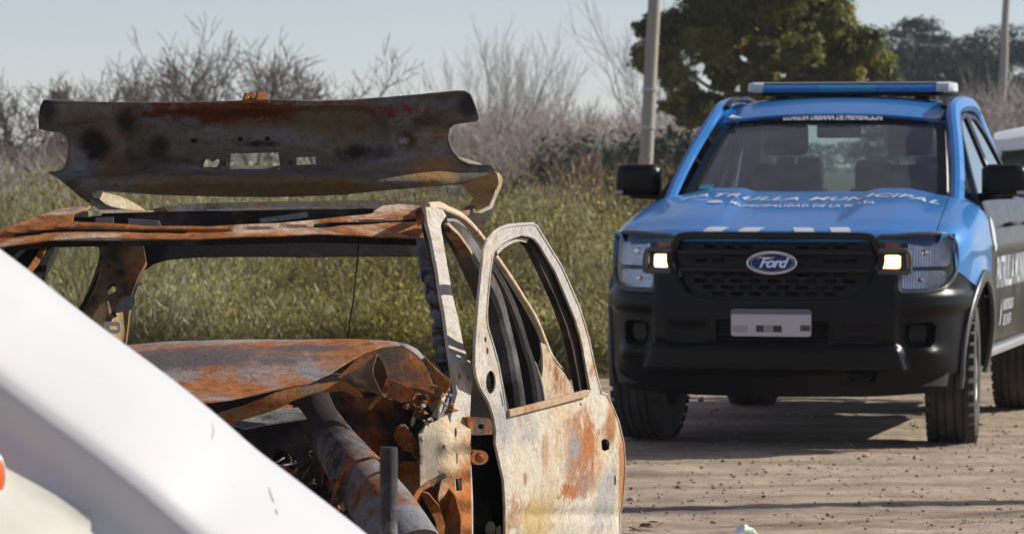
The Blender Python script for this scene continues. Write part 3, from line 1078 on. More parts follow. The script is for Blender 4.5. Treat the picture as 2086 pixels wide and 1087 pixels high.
# ================================================================== patrol pickup
def mk_blue():
    m = Mat('blue_paint')
    c = m.mix((.014, .165, .46), (.020, .20, .53), m.noise(2.2, 4))
    dust = m.math('MULTIPLY', m.mask(m.noise(5, 7, .7), .45, .85), .06)
    c = m.mix(c, (.30, .29, .28), dust)
    m.set(c, m.ramp(m.noise(6, 6, .7), [(.3, .27), (.8, .42)]), .25)
    m.b.inputs['Coat Weight'].default_value = .60; m.b.inputs['Coat Roughness'].default_value = .07
    return m.m
BLUE = mk_blue()
def mk_black(name, base, rough, dustc=.14):
    m = Mat(name)
    c = m.mix([x * .8 for x in base], [x * 1.25 for x in base], m.noise(8, 5))
    d = m.math('MULTIPLY', m.mask(m.noise(4, 7, .72), .42, .8), dustc)
    c = m.mix(c, (.22, .19, .16), d)
    m.set(c, m.ramp(m.noise(13, 6, .7), [(.3, rough * .85), (.8, min(1, rough * 1.3))]))
    m.b.inputs['Specular IOR Level'].default_value = .20
    m.bump(m.noise(420, 2), .12, .002)
    return m.m
BLACKP = mk_black('black_plastic', (.0022, .0024, .0032), .33, .008)
GRILLP = mk_black('grille_plastic', (.002, .002, .0025), .32, .006)
SIDEB = mk_black('dark_wrap', (.018, .019, .021), .24, .35)
GBAR = mk_black('grille_bar', (.013, .013, .0145), .40, .03)
DEEP = plain('deep_black', (.0015, .0015, .0015), .9)
CHROME = plain('chrome', (.75, .76, .78), .12, 1.0, var=.04)
GREYT = plain('grey_trim', (.055, .056, .06), .42, 0)
WHITEV = plain('white_vinyl', (.47, .50, .54), .45, var=.06)
CLEAR = glassmat('headlamp_lens', (.93, .95, .96), 1.1, .02)
WSG = glassmat('windscreen_glass', (.60, .76, .78), 1.7, .015, 1.5, dust=.095)
SIDEG = glassmat('side_glass', (.40, .46, .46), 4.2, .02, 1.5)
SEAT = plain('seat_cloth', (.022, .023, .025), .85, bump=.2, vs=30)
PALEIN = plain('cabin_lining', (.50, .50, .47), .8)
TRUCK_YAW = R(13)
TO = Vector((1.335, 21.3, 0))
TRK = thing('police_pickup', 'blue and black patrol pickup with roof light bar facing the camera', 'pickup', TO, -TRUCK_YAW)

PLAN = [(0, 0), (.13, .002), (.25, .007), (.36, .018), (.47, .036), (.58, .066), (.68, .108), (.76, .158), (.83, .225), (.88, .305), (.912, .39), (.933, .47), (.946, .56), (.953, .66), (.957, .78)]
PLAN = [(p.x, p.y) for p in catmull([(a, b, 0) for a, b in PLAN], 4)]
_u = [0]
for a, b in zip(PLAN, PLAN[1:]): _u.append(_u[-1] + math.hypot(b[0] - a[0], b[1] - a[1]))
TX = list(zip(_u, [p[0] for p in PLAN])); TY = list(zip(_u, [p[1] for p in PLAN]))
XU = list(zip([p[0] for p in PLAN], _u)); YU = list(zip([p[1] for p in PLAN], _u))
def uX(x): return math.copysign(lerp_tab(XU, abs(x)), x)
def uY(y): return lerp_tab(YU, y)
def lean(z): return (z - .75) * .13 if z > .75 else (max(0, .43 - z)) * .35
def FR(u, z, off=0.0):
    a = abs(u)
    x, y = lerp_tab(TX, a), lerp_tab(TY, a)
    x2, y2 = lerp_tab(TX, a + .02), lerp_tab(TY, a + .02)
    t = Vector((x2 - x, y2 - y, 0))
    t = t.normalized() if t.length > 1e-6 else Vector((0, 1, 0))
    n = Vector((-t.y, t.x, 0))            # inward
    p = Vector((x, y + lean(z), z)) + n * off
    if u < 0: p.x = -p.x
    return p
def mirror(half): return list(half) + [(-a, b) for a, b in reversed(half) if abs(a) > 1e-6]

def bump_off(u, z):
    a = abs(u)
    o = 0.0
    # centre mask stands proud between the lamps
    o -= .024 * (1 - sstep(uX(.618), uX(.642), a)) * sstep(.545, .565, z)
    # skid bar
    e = .66 + (.55 - z) * .35
    o -= .055 * (1 - sstep(e - .05, e + .012, a)) * sstep(.40, .425, z) * (1 - sstep(.530, .555, z))
    # side pads beside the plate
    pad = sstep(.335, .35, a) * (1 - sstep(.545, .56, a)) * sstep(.565, .58, z) * (1 - sstep(.645, .66, z))
    o += .022 * pad
    # shoulder under the lamps
    o -= .018 * sstep(.62, .66, a) * sstep(.70, .74, z) * (1 - sstep(.80, .83, z))
    # lamp pod bulge
    o -= .03 * math.exp(-((a - .80) / .09) ** 2 - ((z - .50) / .035) ** 2)
    # tow eye pocket
    pk = sstep(.375, .39, u) * (1 - sstep(.52, .535, u)) * sstep(.355, .37, z) * (1 - sstep(.405, .42, z))
    o += .03 * pk
    return o

half = [(0, .757), (.20, .757), (.36, .768), (.44, .80), (.485, .86), (.515, .927), (.59, .927), (.622, .905), (.634, .82), (.72, .812), (.80, .815), (.855, .838), (.883, .88)]
half = [(uX(a), b) for a, b in half]
half += [(uY(.345), .925), (uY(.40), .915), (uY(.52), .885), (uY(.66), .835), (uY(.60), .775), (uY(.54), .70), (uY(.49), .60), (uY(.455), .50), (uY(.44), .42),
         (uX(.875), .385), (uX(.86), .325), (uX(.78), .298), (.5, .282), (0, .276)]
def fogp(s): return [(s * uX(a), b) for a, b in [(.665, .635), (.68, .66), (.79, .664), (.815, .645), (.81, .56), (.785, .535), (.69, .532), (.668, .56)]]
intake = [(-.29, .560), (.29, .560), (.29, .675), (-.29, .675)]
BUMP = sheet('front_bumper', mirror(half), lambda u, z: FR(u, z, bump_off(u, z)), BLACKP, TRK, holes=[fogp(1), fogp(-1), intake], step=.019, thick=.006, sharp=50)
sheet('intake_back', [(-.31, .54), (.31, .54), (.31, .69), (-.31, .69)], lambda u, z: FR(u, z, .09), DEEP, BUMP, step=.08, thick=.01)
for k in range(5):
    box('slat', (0, .02 + .0, .572 + k * .021), (.56, .03, .006), GRILLP, BUMP, .002)
for s in (1, -1):
    sheet('fog_pocket', [(a, b) for a, b in fogp(s)], lambda u, z: FR(u, z, .075), DEEP, BUMP, step=.04, thick=.01)
    sheet('fog_cover', [(s * uX(a), b) for a, b in [(.69, .60), (.70, .645), (.775, .645), (.785, .60), (.77, .565), (.70, .565)]], lambda u, z: FR(u, z, .02 + .02 * (abs(u) - .7)), BLACKP, BUMP, step=.03, thick=.02)
    sheet('valance_fin', [(s * uX(a), b) for a, b in [(.74, .335), (.80, .36), (.862, .40), (.855, .332)]], lambda u, z: FR(u, z, -.012 + .03 * (.4 - z)), GREYT, BUMP, step=.03, thick=.006)
sweep('tow_eye', [Vector((.405, .03, .388)), Vector((.43, .015, .372)), Vector((.475, .015, .372)), Vector((.505, .03, .388))], circ_prof(.008, 8), DEEP, BUMP, sm=4)

# ---- grille
gh = [(0, 1.106), (.30, 1.106), (.485, 1.100), (.515, 1.065), (.548, .995), (.536, .935), (.497, .85), (.45, .795), (.36, .766), (.2, .757), (0, .756)]
gout = mirror(gh)
GR = sheet('grille', [(a * .985, .756 + (b - .756) * .97 + .004) for a, b in gout], lambda u, z: FR(u, z, .085), DEEP, TRK, step=.09, thick=.01)
gpts = [FR(uX(a), b, -.022) for a, b in catmull([(a, b, 0) for a, b in gout], 3, True) for a, b in [(a, b)]] if False else [FR(uX(p.x), p.y, -.006) for p in catmull([(a, b, 0) for a, b in gout], 3, True)]
sweep('grille_frame', gpts, rect_prof(.019, .013, .5), GBAR, GR, up=(0, -1, 0), closed=True)
cells = []
rowsz = [1.072, 1.045, .975, .905, .872, .839, .806]
for r, z in enumerate(rowsz):
    for k in range(-6, 7):
        x = k * .098 + (.049 if r % 2 else 0)
        hw, hh = .040, .0105 if r < 2 else .012
        lim = lerp_tab([(.78, .36), (.81, .42), (.85, .455), (.93, .50), (1.0, .51), (1.08, .47)], z) - .02
        if abs(x) + hw > lim: continue
        if math.hypot(x / .20, (z - .967) / .085) < 1: continue
        cells.append([(x - hw, z), (x - hw + .012, z + hh), (x + hw - .012, z + hh), (x + hw, z), (x + hw - .012, z - hh), (x - hw + .012, z - hh)])
sheet('grille_mesh', [(a * .97, .762 + (b - .756) * .965) for a, b in gout], lambda u, z: FR(u, z, .035), GBAR, GR, holes=cells, step=.035, thick=.02, sharp=30)
for z, hh in ((1.018, .013), (.930, .014)):
    half_w = .50 if z > 1 else .49
    pts = [FR(-half_w + 2 * half_w * i / 24, z, -.006) for i in range(25)]
    sweep('grille_bar', pts, rect_prof(hh * 1.0, .022, .45), GBAR, GR, up=(0, -1, 0))
# badge
BD = sheet('badge', [(.148 * math.cos(a), .968 + .074 * math.sin(a)) for a in [2 * math.pi * i / 48 for i in range(48)]], lambda u, z: FR(u, z, -.028 - .012 * (1 - (u / .148) ** 2 - ((z - .968) / .074) ** 2)), GRILLP, GR, step=.03, thick=.05)
NAVY = plain('badge_blue', (.006, .015, .075), .2, .2)
ov = lambda s, k: [(s * .125 * math.cos(a), .968 + s * .055 * math.sin(a)) for a in [2 * math.pi * i / k for i in range(k)]]
sheet('badge_disc', ov(.97, 48), lambda u, z: FR(u, z, -.046), NAVY, BD, step=.03, thick=.004)
sweep('badge_ring', [FR(a, b, -.050) for a, b in ov(1, 56)], circ_prof(.0055, 8), CHROME, BD, up=(0, -1, 0), closed=True)
sweep('badge_inner_ring', [FR(a, b, -.049) for a, b in ov(.87, 56)], circ_prof(.0016, 6), CHROME, BD, up=(0, -1, 0), closed=True)
BADGE_T = [FR(0, .968, -.052)]
tx = text_mesh('badge_script', 'Ford', .072, lambda x, y: FR(x + .002, .966 + y, -.0525), CHROME, BD, bold=.0018, shear=.38, sx=1.12, spacing=.86)
# swash of the script capital
sweep('badge_swash', [FR(a, b, -.0525) for a, b in [(-.072, .985), (-.066, .995), (-.045, .993), (-.01, .990), (.012, .995)]], circ_prof(.0026, 6), CHROME, BD, sm=4, up=(0, -1, 0))

# ---- plate (characters are illegible in the photo: plain blocks)
PL = sheet('number_plate', [(-.205, .600), (-.19, .592), (.19, .592), (.205, .600), (.205, .722), (.19, .730), (-.19, .730), (-.205, .722)], lambda u, z: FR(u, z, -.050), plain('plate_white', (.46, .46, .50), .35), TRK, step=.06, thick=.004)
sheet('plate_band', [(-.203, .705), (.203, .705), (.203, .728), (-.203, .728)], lambda u, z: FR(u, z, -.053), plain('plate_band_blue', (.10, .12, .17), .4), PL, step=.08, thick=.002)
for x0, x1, z0, z1, c in [(-.20, -.12, .612, .645, (.34, .32, .35)), (-.075, -.035, .614, .648, (.03, .03, .04)), (-.03, .01, .614, .648, (.28, .26, .26)), (.012, .055, .614, .648, (.015, .016, .02)), (.15, .20, .62, .65, (.05, .055, .07))]:
    sheet('plate_smudge', [(x0, z0), (x1, z0), (x1, z1), (x0, z1)], lambda u, z: FR(u, z, -.0525), plain('plate_ink', c, .5), PL, step=.05, thick=.0015)

# ---- headlamps
LIT = Mat('lit_lamp')
LIT.set((.9, .75, .5), .3); LIT.b.inputs['Emission Color'].default_value = (1, .62, .27, 1); LIT.b.inputs['Emission Strength'].default_value = 2.6
_lw = LIT.n('ShaderNodeTexWave', wave_type='BANDS', bands_direction='X'); _lw.inputs['Scale'].default_value = 34; _lw.inputs['Distortion'].default_value = 2.5; _lw.inputs['Detail Scale'].default_value = 3
LIT.link(LIT.tc.outputs['Object'], _lw.inputs[0])
LIT.link(LIT.math('ADD', LIT.math('MULTIPLY', _lw.outputs['Fac'], 3.2), 1.7), LIT.b.inputs['Emission Strength'])
REFL = Mat('reflector')
_w = REFL.n('ShaderNodeTexWave', wave_type='BANDS', bands_direction='X'); _w.inputs['Scale'].default_value = 26; _w.inputs['Distortion'].default_value = 1.2
REFL.link(REFL.tc.outputs['Object'], _w.inputs[0])
REFL.set((.80, .85, .93), .16, .72); REFL.bump(_w.outputs['Fac'], .55, .02)
AMB = plain('amber_lens', (.30, .09, .03), .25)
hl = [(.523, 1.092), (.62, 1.106), (.74, 1.116), (.83, 1.114), (.878, 1.096), (.897, 1.05), (.902, .98), (.898, .925), (.882, .878), (.85, .838), (.78, .820), (.70, .818), (.640, .824), (.630, .905), (.605, .928), (.522, .930), (.548, .99)]
for s in (1, -1):
    HL = sheet('headlamp', [(s * uX(a), b) for a, b in hl], lambda u, z: FR(u, z, .085), plain('lamp_housing', (.03, .032, .036), .4), TRK, step=.05, thick=.01)
    pts = [FR(s * uX(p.x), p.y, .0) for p in catmull([(a, b, 0) for a, b in hl], 3, True)]
    sweep('lamp_bezel', pts, rect_prof(.010, .016, .5), GREYT, HL, up=(0, -1, 0), closed=True)
    rim_ = [(s * uX(p.x), p.y) for p in catmull([(a, b, 0) for a, b in hl], 2, True)]; rim_.append(rim_[0])
    grid('lamp_wall', [[FR(a, b, .0) for a, b in rim_], [FR(a, b, .045) for a, b in rim_], [FR(a, b, .088) for a, b in rim_]], plain('lamp_wall', (.02, .021, .024), .35), HL)
    def refl(nm, x0, x1, z0, z1, mat, dep=.055, bow=.03, th=.004):
        c = (z0 + z1) / 2; cx = s * (uX(x0) + uX(x1)) / 2; hw = abs(uX(x1) - uX(x0)) / 2; hz = (z1 - z0) / 2
        k = .16
        o2 = [(-1 + k, -1), (1 - k, -1), (1, -1 + k), (1, 1 - k), (1 - k, 1), (-1 + k, 1), (-1, 1 - k), (-1, -1 + k)]
        return sheet(nm, [(cx + a * hw, c + b * hz) for a, b in o2], lambda u, z: FR(u, z, dep + bow * (1 - ((u - cx) / hw) ** 2)), mat, HL, step=.012, thick=th)
    refl('high_reflector', .690, .890, .946, 1.098, REFL.m, .026)
    refl('low_reflector', .655, .874, .832, .924, REFL.m, .026)
    refl('turn_reflector', .575, .655, 1.045, 1.092, AMB, .045, .02)
    lathe('bulb', [(0, -.02), (.016, -.015), (.018, .02), (0, .03)], 12, CHROME, HL, Matrix.Translation(FR(s * uX(.79), 1.02, .05)) @ Matrix.Rotation(R(90), 4, 'Z'))
    lathe('bulb', [(0, -.02), (.013, -.015), (.015, .02), (0, .03)], 12, CHROME, HL, Matrix.Translation(FR(s * uX(.77), .88, .05)) @ Matrix.Rotation(R(90), 4, 'Z'))
    # bracket round the lit lamp
    bp = [(s * a, b) for a, b in [(.53, 1.028), (.65, 1.031), (.678, 1.012), (.684, .945), (.668, .918), (.53, .922)]]
    sweep('lamp_bracket', [FR(math.copysign(uX(abs(a)), a), b, -.012) for a, b in bp], rect_prof(.012, .02, .4), GREYT, HL, up=(0, -1, 0), sm=3)
    sheet('bracket_back', [(math.copysign(uX(abs(a)), a), b) for a, b in [(s * .528, 1.01), (s * .65, 1.012), (s * .655, .93), (s * .528, .935)]], lambda u, z: FR(u, z, .03), GRILLP, HL, step=.05, thick=.01)
    refl('lit_lamp', .572, .640, .940, 1.006, LIT.m, .0, .012, .012)
    refl('lit_strip', .548, .562, .940, 1.006, LIT.m, .0, .004, .01)
    sheet('lamp_lens', [(s * uX(a), b) for a, b in hl], lambda u, z: FR(u, z, .004 - .012 * (1 - abs(abs(u) - .8) * 3)), CLEAR, HL, step=.03, thick=0)

# ---- bonnet
def seam(y): return lerp_tab([(.1, .79), (.22, .80), (.5, .792), (.9, .772), (1.32, .742)], y)
def plany(x): return lerp_tab([(p[0], p[1]) for p in PLAN], abs(x))
def hood_z(x, y):
    a = abs(x)
    yf = plany(min(a, .83)) + .055
    t = max(0, min(1, (y - yf) / (1.27 - yf)))
    z = 1.118 + .205 * (1 - (1 - t) ** 1.12)
    z -= .028 * (1 - sstep(0, .06, t))
    z += .020 * sstep(.30, .37, a + (1 - t) * .04) * sstep(.05, .3, t)
    z -= .012 * sstep(.06, .0, a) * 0
    z -= (.018 + .026 * t) * sstep(.52, .80, a + (t - .5) * .05)
    return z
rows = []
for i in range(34):
    t = i / 33
    row = []
    for j in range(61):
        f = -1 + 2 * j / 60
        xe = seam(.2 + t * 1.06)
        x = f * xe * 1.0
        yf = plany(x) + .05
        y = yf + (1.27 + .05 * (1 - abs(f) ** 2) * 0 - .0 - yf) * t - .06 * t * (abs(f) ** 2) * -1 * 0
        row.append(Vector((x, y, hood_z(x, y))))
    rows.append(row)
HOOD = grid('bonnet', rows, BLUE, TRK, .02, away=(0, 0, -1))
text_mesh('bonnet_lettering', 'PATRULLA MUNICIPAL', .21, lambda x, y: Vector((x + .035, 0.985 + y * .72, hood_z(x + .035, 0.985 + y * .72) + .004)), WHITEV, HOOD, bold=.004, shear=.25, sx=.595, sub=3, spacing=1.12)
text_mesh('bonnet_small_lettering', 'MUNICIPALIDAD DE LA PLATA', .10, lambda x, y: Vector((x + .03, .77 + y, hood_z(x + .03, .77 + y) + .004)), WHITEV, HOOD, bold=.003, sx=.50, sub=3, spacing=1.15)
sheet('bonnet_emblem', [(-.44 + .042 * math.cos(a), .775 + .05 * math.sin(a) * (1 if math.sin(a) > 0 else .5)) for a in [2 * math.pi * i / 20 for i in range(20)]], lambda x, y: Vector((x, y, hood_z(x, y) + .005)), WHITEV, HOOD, step=.02, thick=.001, away=(0, 0, -1))
for cx, sk in ((-.325, .022), (-.137, .022), (.137, -.022), (.325, -.022)):
    yf = plany(cx) + .10
    sheet('bonnet_dash', [(cx - .052 - sk * .6, yf), (cx + .052 - sk * .6, yf), (cx + .052 + sk * .6, yf + .085), (cx - .052 + sk * .6, yf + .085)], lambda x, y: Vector((x, y, hood_z(x, y) + .003)), WHITEV, HOOD, step=.02, thick=.001, away=(0, 0, -1))

# ---- body sides
AC_F, AC_R, AZ, AR = .925, 4.195, .385, .50
def side_x(z, y):
    x = .957
    if z < .78: x -= .035 * ((.78 - z) / .33) ** 2
    if z > .98: x -= .075 * ((z - .98) / .33) ** 2
    for c in (AC_F, AC_R):
        r = math.hypot(y - c, z - AZ)
        x += .024 * math.exp(-((r - AR) / .10) ** 2)
    x += .006 * math.exp(-((z - 1.02) / .02) ** 2)
    if y < .78:
        x = min(x, lerp_tab([(p[1], p[0]) for p in PLAN], y) + (x - .957) * sstep(.4, .78, y))
    return x
def arch_low(y, c, base):
    d = abs(y - c)
    return max(base, AZ + math.sqrt(max(0, AR * AR - d * d))) if d < AR else base
def smirror(rows, s): return [[Vector((s * p.x, p.y, p.z)) for p in r] for r in rows]
ys = [.24, .28, .32, .343, .352, .38, .42] + [.46 + i * .03 for i in range(34)] + [1.485]
rowsf = []
for y in ys:
    xs, zs = seam(y), hood_z(seam(y), max(y, plany(seam(y)) + .05)) - .004
    xt = side_x(1.10, y)
    if y < .345: zl = 1.118
    elif y < .66: zl = .925 - (y - .345) / .315 * .09
    else: zl = arch_low(y, AC_F, .50)
    row = []
    zb = max(zl, zs - .17)
    xb = side_x(zb, y)
    if y < .345: xb = max(xs + .01, xb - .004)
    for k in range(10):
        t = k / 9
        p0, p1, p2 = Vector((xs + .004, y, zs)), Vector((max(xs + .005, xb - .012), y, zs - .012)), Vector((xb, y, zb))
        row.append(p0 * (1 - t) ** 2 + p1 * 2 * t * (1 - t) + p2 * t * t)
    for k in range(1, 15):
        z = zb + (zl - zb) * k / 14
        row.append(Vector((side_x(z, y), y, z)))
    rowsf.append(row)
for s in (1, -1):
    FE = grid('front_fender', smirror(rowsf, s), BLUE, TRK, .006, away=(-s, 0, -.2))
    ap = [Vector((s * (side_x(AZ + AR * math.sin(a), AC_F + AR * math.cos(a)) + .004), AC_F + AR * math.cos(a), AZ + AR * math.sin(a))) for a in [R(188 - i * 8) for i in range(25)] if AZ + AR * math.sin(a) > .3]
    sweep('arch_moulding', ap, rect_prof(.032, .012, .45), GREYT, FE, up=(s, 0, 0))
    # inner liner
    lin = []
    for i in range(25):
        a = R(i * 7.5)
        lin.append([Vector((s * xx, AC_F + (AR - .02) * math.cos(a), AZ + (AR - .02) * math.sin(a))) for xx in (.40, .60, .80, .945)])
    grid('arch_liner', lin, DEEP, FE, .004)

def panel(nm, y0, y1, zb, zt, s, mat, par, ny=14, nz=18):
    rows = []
    for i in range(ny + 1):
        y = y0 + (y1 - y0) * i / ny
        lo = zb(y) if callable(zb) else zb
        rows.append([Vector((s * side_x(zt + (lo - zt) * k / nz, y), y, zt + (lo - zt) * k / nz)) for k in range(nz + 1)])
    return grid(nm, rows, mat, par, .02, away=(-s, 0, 0))
BELT = 1.275
for s in (1, -1):
    for y0, y1, nm in ((1.492, 2.590, 'front_door'), (2.598, 3.66, 'rear_door')):
        D = panel(nm, y0, y1, (lambda y: max(.50, arch_low(y, AC_R, .50))) if nm == 'rear_door' else .50, BELT, s, SIDEB, TRK)
        hy = y1 - .20
        hx = side_x(1.13, hy)
        sweep('door_handle', [Vector((s * (hx - .005), hy - .10, 1.13)), Vector((s * (hx + .035), hy - .085, 1.135)), Vector((s * (hx + .038), hy + .07, 1.14)), Vector((s * (hx - .005), hy + .09, 1.135))], rect_prof(.016, .010, .5), SIDEB, D, sm=4)
    bed = panel('bed_side', 3.68, 5.25, lambda y: arch_low(y, AC_R, .52), 1.25, s, SIDEB, TRK, 22)
    ap = [Vector((s * (side_x(AZ + AR * math.sin(a), AC_R + AR * math.cos(a)) + .004), AC_R + AR * math.cos(a), AZ + AR * math.sin(a))) for a in [R(184 - i * 8) for i in range(24)]]
    sweep('arch_moulding', ap, rect_prof(.032, .012, .45), GREYT, bed, up=(s, 0, 0))
    box('sill_step', (s * .90, 2.45, .455), (.13, 2.0, .05), plain('step_alloy', (.42, .42, .42), .4, .6), TRK, .015)
    box('sill', (s * .84, 2.5, .49), (.16, 2.25, .10), DEEP, TRK, .02)
    # lettering on the side reads from the bonnet backwards on this flank
    sl = lambda x, y, yc, zc: Vector((s * (side_x(zc + y, yc + s * x) + .004), yc + s * x, zc + y))
    text_mesh('side_lettering', 'PATRULLA MUNICIPAL', .235, lambda x, y: sl(x, y, 2.62, .87), WHITEV, TRK, bold=.006, shear=.2, sx=.78, sub=3)
    text_mesh('side_small_lettering', 'MUNICIPALIDAD\nDE LA PLATA', .085, lambda x, y: sl(x, y, 2.30, .645), WHITEV, TRK, bold=.002, sx=.8, sub=2)
    sheet('side_emblem', [(1.93, .58), (1.97, .58), (1.98, .66), (1.955, .73), (1.93, .69)], lambda a, b: Vector((s * (side_x(b, a) + .004), a, b)), WHITEV, TRK, step=.03, thick=.001, away=(-s, 0, 0))
    sheet('door_seal_disc', [(1.62 + .075 * math.cos(a), 1.09 + .095 * math.sin(a)) for a in [2 * math.pi * i / 24 for i in range(24)]], lambda a, b: Vector((s * (side_x(b, a) + .004), a, b)), WHITEV, TRK, step=.03, thick=.001, away=(-s, 0, 0))

# ---- cab
def gx(z): return .888 - (z - 1.275) / .485 * .205
for s in (1, -1):
    PIL = sweep('pillar', [Vector((s * a, b, c)) for a, b, c in [(.792, 1.26, 1.245), (.768, 1.50, 1.40), (.725, 1.78, 1.575), (.672, 2.08, 1.745), (.660, 2.30, 1.793), (.660, 2.7, 1.812), (.664, 3.05, 1.795), (.685, 3.30, 1.69), (.76, 3.55, 1.42), (.80, 3.66, 1.26)]],
                rect_prof(.042, .030, .6), BLUE, TRK, up=(s, -.2, .5), sm=5, scale=[(1.05, 1)] * 4 + [(1.1, 1.1)] * 3 + [(1.6, 1), (2.4, 1), (2.6, 1)])
    # blue corner at foot of the pillar
    sheet('cowl_corner', [(.775, 1.30), (.80, 1.22), (.85, 1.22), (.90, 1.30), (.90, 1.46), (.82, 1.50)], lambda a, b: Vector((s * a, b, 1.245 + (.87 - a) * .25 + (b - 1.22) * .05)), BLUE, TRK, step=.03, thick=.03, away=(0, 0, -1))
    # daylight opening: black frame, front and rear glass
    fw = [(1.55, 1.285), (1.72, 1.42), (2.02, 1.625), (2.22, 1.712), (2.53, 1.738), (2.53, 1.285)]
    rw = [(2.64, 1.285), (2.64, 1.740), (2.98, 1.725), (3.16, 1.64), (3.38, 1.42), (3.46, 1.285)]
    frame = [(1.42, 1.262), (1.62, 1.40), (1.95, 1.62), (2.18, 1.74), (2.58, 1.765), (3.03, 1.752), (3.24, 1.66), (3.46, 1.42), (3.56, 1.262)]
    WF = sheet('window_frame', frame, lambda a, b: Vector((s * gx(b), a, b)), GRILLP, TRK, holes=[fw, rw], step=.06, thick=.03, away=(-s, 0, 0))
    gr = lambda pl: [(a, b) for a, b in pl]
    sheet('front_side_glass', gr(fw), lambda a, b: Vector((s * (gx(b) - .012), a, b)), SIDEG, WF, step=.12, thick=0, away=(-s, 0, 0))
    sheet('rear_side_glass', gr(rw), lambda a, b: Vector((s * (gx(b) - .012), a, b)), SIDEG, WF, step=.12, thick=0, away=(-s, 0, 0))
    sweep('window_trim', [Vector((s * (gx(b) + .004), a, b)) for a, b in [(2.60, 1.285), (2.60, 1.5), (2.60, 1.74)]], rect_prof(.010, .006, .3), CHROME, WF, up=(s, 0, 0))
    # mirror
    MI = thing  # placeholder name only
    mb = bmesh.new()
    cx = s * 1.015
    secs = []
    for yy, sc in ((1.50, .55), (1.515, .86), (1.55, 1.0), (1.62, 1.0), (1.67, .93), (1.69, .80)):
        secs.append([mb.verts.new((cx + s * .125 * sc * a, yy + .02 * abs(a), 1.385 + .088 * sc * b)) for a, b in [(-1, -.75), (-.85, -1), (.7, -1), (1, -.75), (1.0, .55), (.85, .92), (.5, 1.0), (-.7, .98), (-1, .7)]])
    for A, B in zip(secs, secs[1:]):
        for k in range(9): mb.faces.new([A[k], A[(k + 1) % 9], B[(k + 1) % 9], B[k]])
    mb.faces.new(secs[0]); mb.faces.new(list(reversed(secs[-1])))
    bmesh.ops.recalc_face_normals(mb, faces=mb.faces[:])
    MR = obj('door_mirror', mb, BLACKP, TRK, 50)
    sweep('mirror_arm', [Vector((s * .86, 1.62, 1.29)), Vector((s * .95, 1.60, 1.30)), Vector((s * 1.06, 1.59, 1.305))], rect_prof(.03, .022, .5), BLACKP, MR, sm=3)
    box('mirror_lamp', (cx + s * .098, 1.508, 1.318), (.05, .02, .018), plain('lamp_grey', (.35, .35, .36), .2), MR, .004)

# windscreen and rear glass
def ws(u, v):     # u -1..1, v 0..1
    hw = .735 + (.615 - .735) * v
    return Vector((u * hw, 1.225 + .085 * u * u + (.84 - .045 * 0) * v + .02 * math.sin(v * 3.14), 1.262 + .485 * v - .012 * u * u * v + .018 * math.sin(v * 3.14)))
wo_ = [(-1, 0), (1, 0), (1, 1), (-1, 1)]
sc2 = lambda pl: [(a, b) for a, b in pl]
WSF = sheet('windscreen_frame', wo_, lambda a, b: ws(a, b), GRILLP, TRK, holes=[[(-.93, .10), (.93, .10), (.925, .86), (.89, .935), (-.89, .935), (-.925, .86)]], step=.07, thick=.012, away=(0, 1, -1))
sheet('windscreen', [(-.95, .06), (.95, .06), (.95, .96), (-.95, .96)], lambda a, b: ws(a, b) + Vector((0, .012, -.012)), WSG, TRK, step=.1, thick=0, away=(0, 1, -1))
text_mesh('windscreen_lettering', 'GUARDIA URBANA DE PREVENCION', .085, lambda x, y: ws((x + .0) / .62, .962 + y * 1.25) + Vector((0, -.005, .004)), WHITEV, WSF, bold=.0035, shear=.0, sx=.40, sub=2)
sheet('cowl', [(-.74, 1.19), (.74, 1.19), (.76, 1.36), (-.76, 1.36)], lambda a, b: Vector((a, b + .03 * a * a, 1.275 - .02 * abs(a) + .01 * (b - 1.2))), GRILLP, TRK, step=.06, thick=.02, away=(0, 0, -1))
for s in (-1, 1):
    sweep('wiper', [ws(-.55 + .1 * s, .03) + Vector((0, -.03, .02)), ws(-.2 + s * .3, .055) + Vector((0, -.02, .015)), ws(.05 + s * .5, .06) + Vector((0, -.02, .012))], rect_prof(.009, .007, .3), DEEP, TRK, sm=3)
sheet('parking_sticker', [(-.905, .155), (-.80, .155), (-.80, .20), (-.905, .195)], lambda a, b: ws(a, b) + Vector((0, .008, -.008)), plain('sticker_teal', (.02, .25, .30), .5), TRK, step=.05, thick=.001, away=(0, 1, -1))
# roof
rows = []
for i in range(15):
    t = i / 14
    y = 2.055 + (3.12 - 2.055) * t
    row = []
    for j in range(25):
        f = -1 + 2 * j / 24
        zc = 1.752 + .108 * math.sin(min(1, t * 1.9 + .02) * math.pi / 2) - .02 * max(0, t - .6)
        row.append(Vector((f * .665, y + .03 * f * f * (1 - t), zc - .035 * f * f - .03 * abs(f) ** 6)))
    rows.append(row)
grid('roof', rows, BLUE, TRK, .02, away=(0, 0, -1))
for s in (1, -1):
    sweep('roof_rail', [Vector((s * .615, y, z)) for y, z in ((2.12, 1.79), (2.3, 1.832), (2.7, 1.85), (3.05, 1.835))], rect_prof(.016, .012, .5), GRILLP, TRK, sm=4)
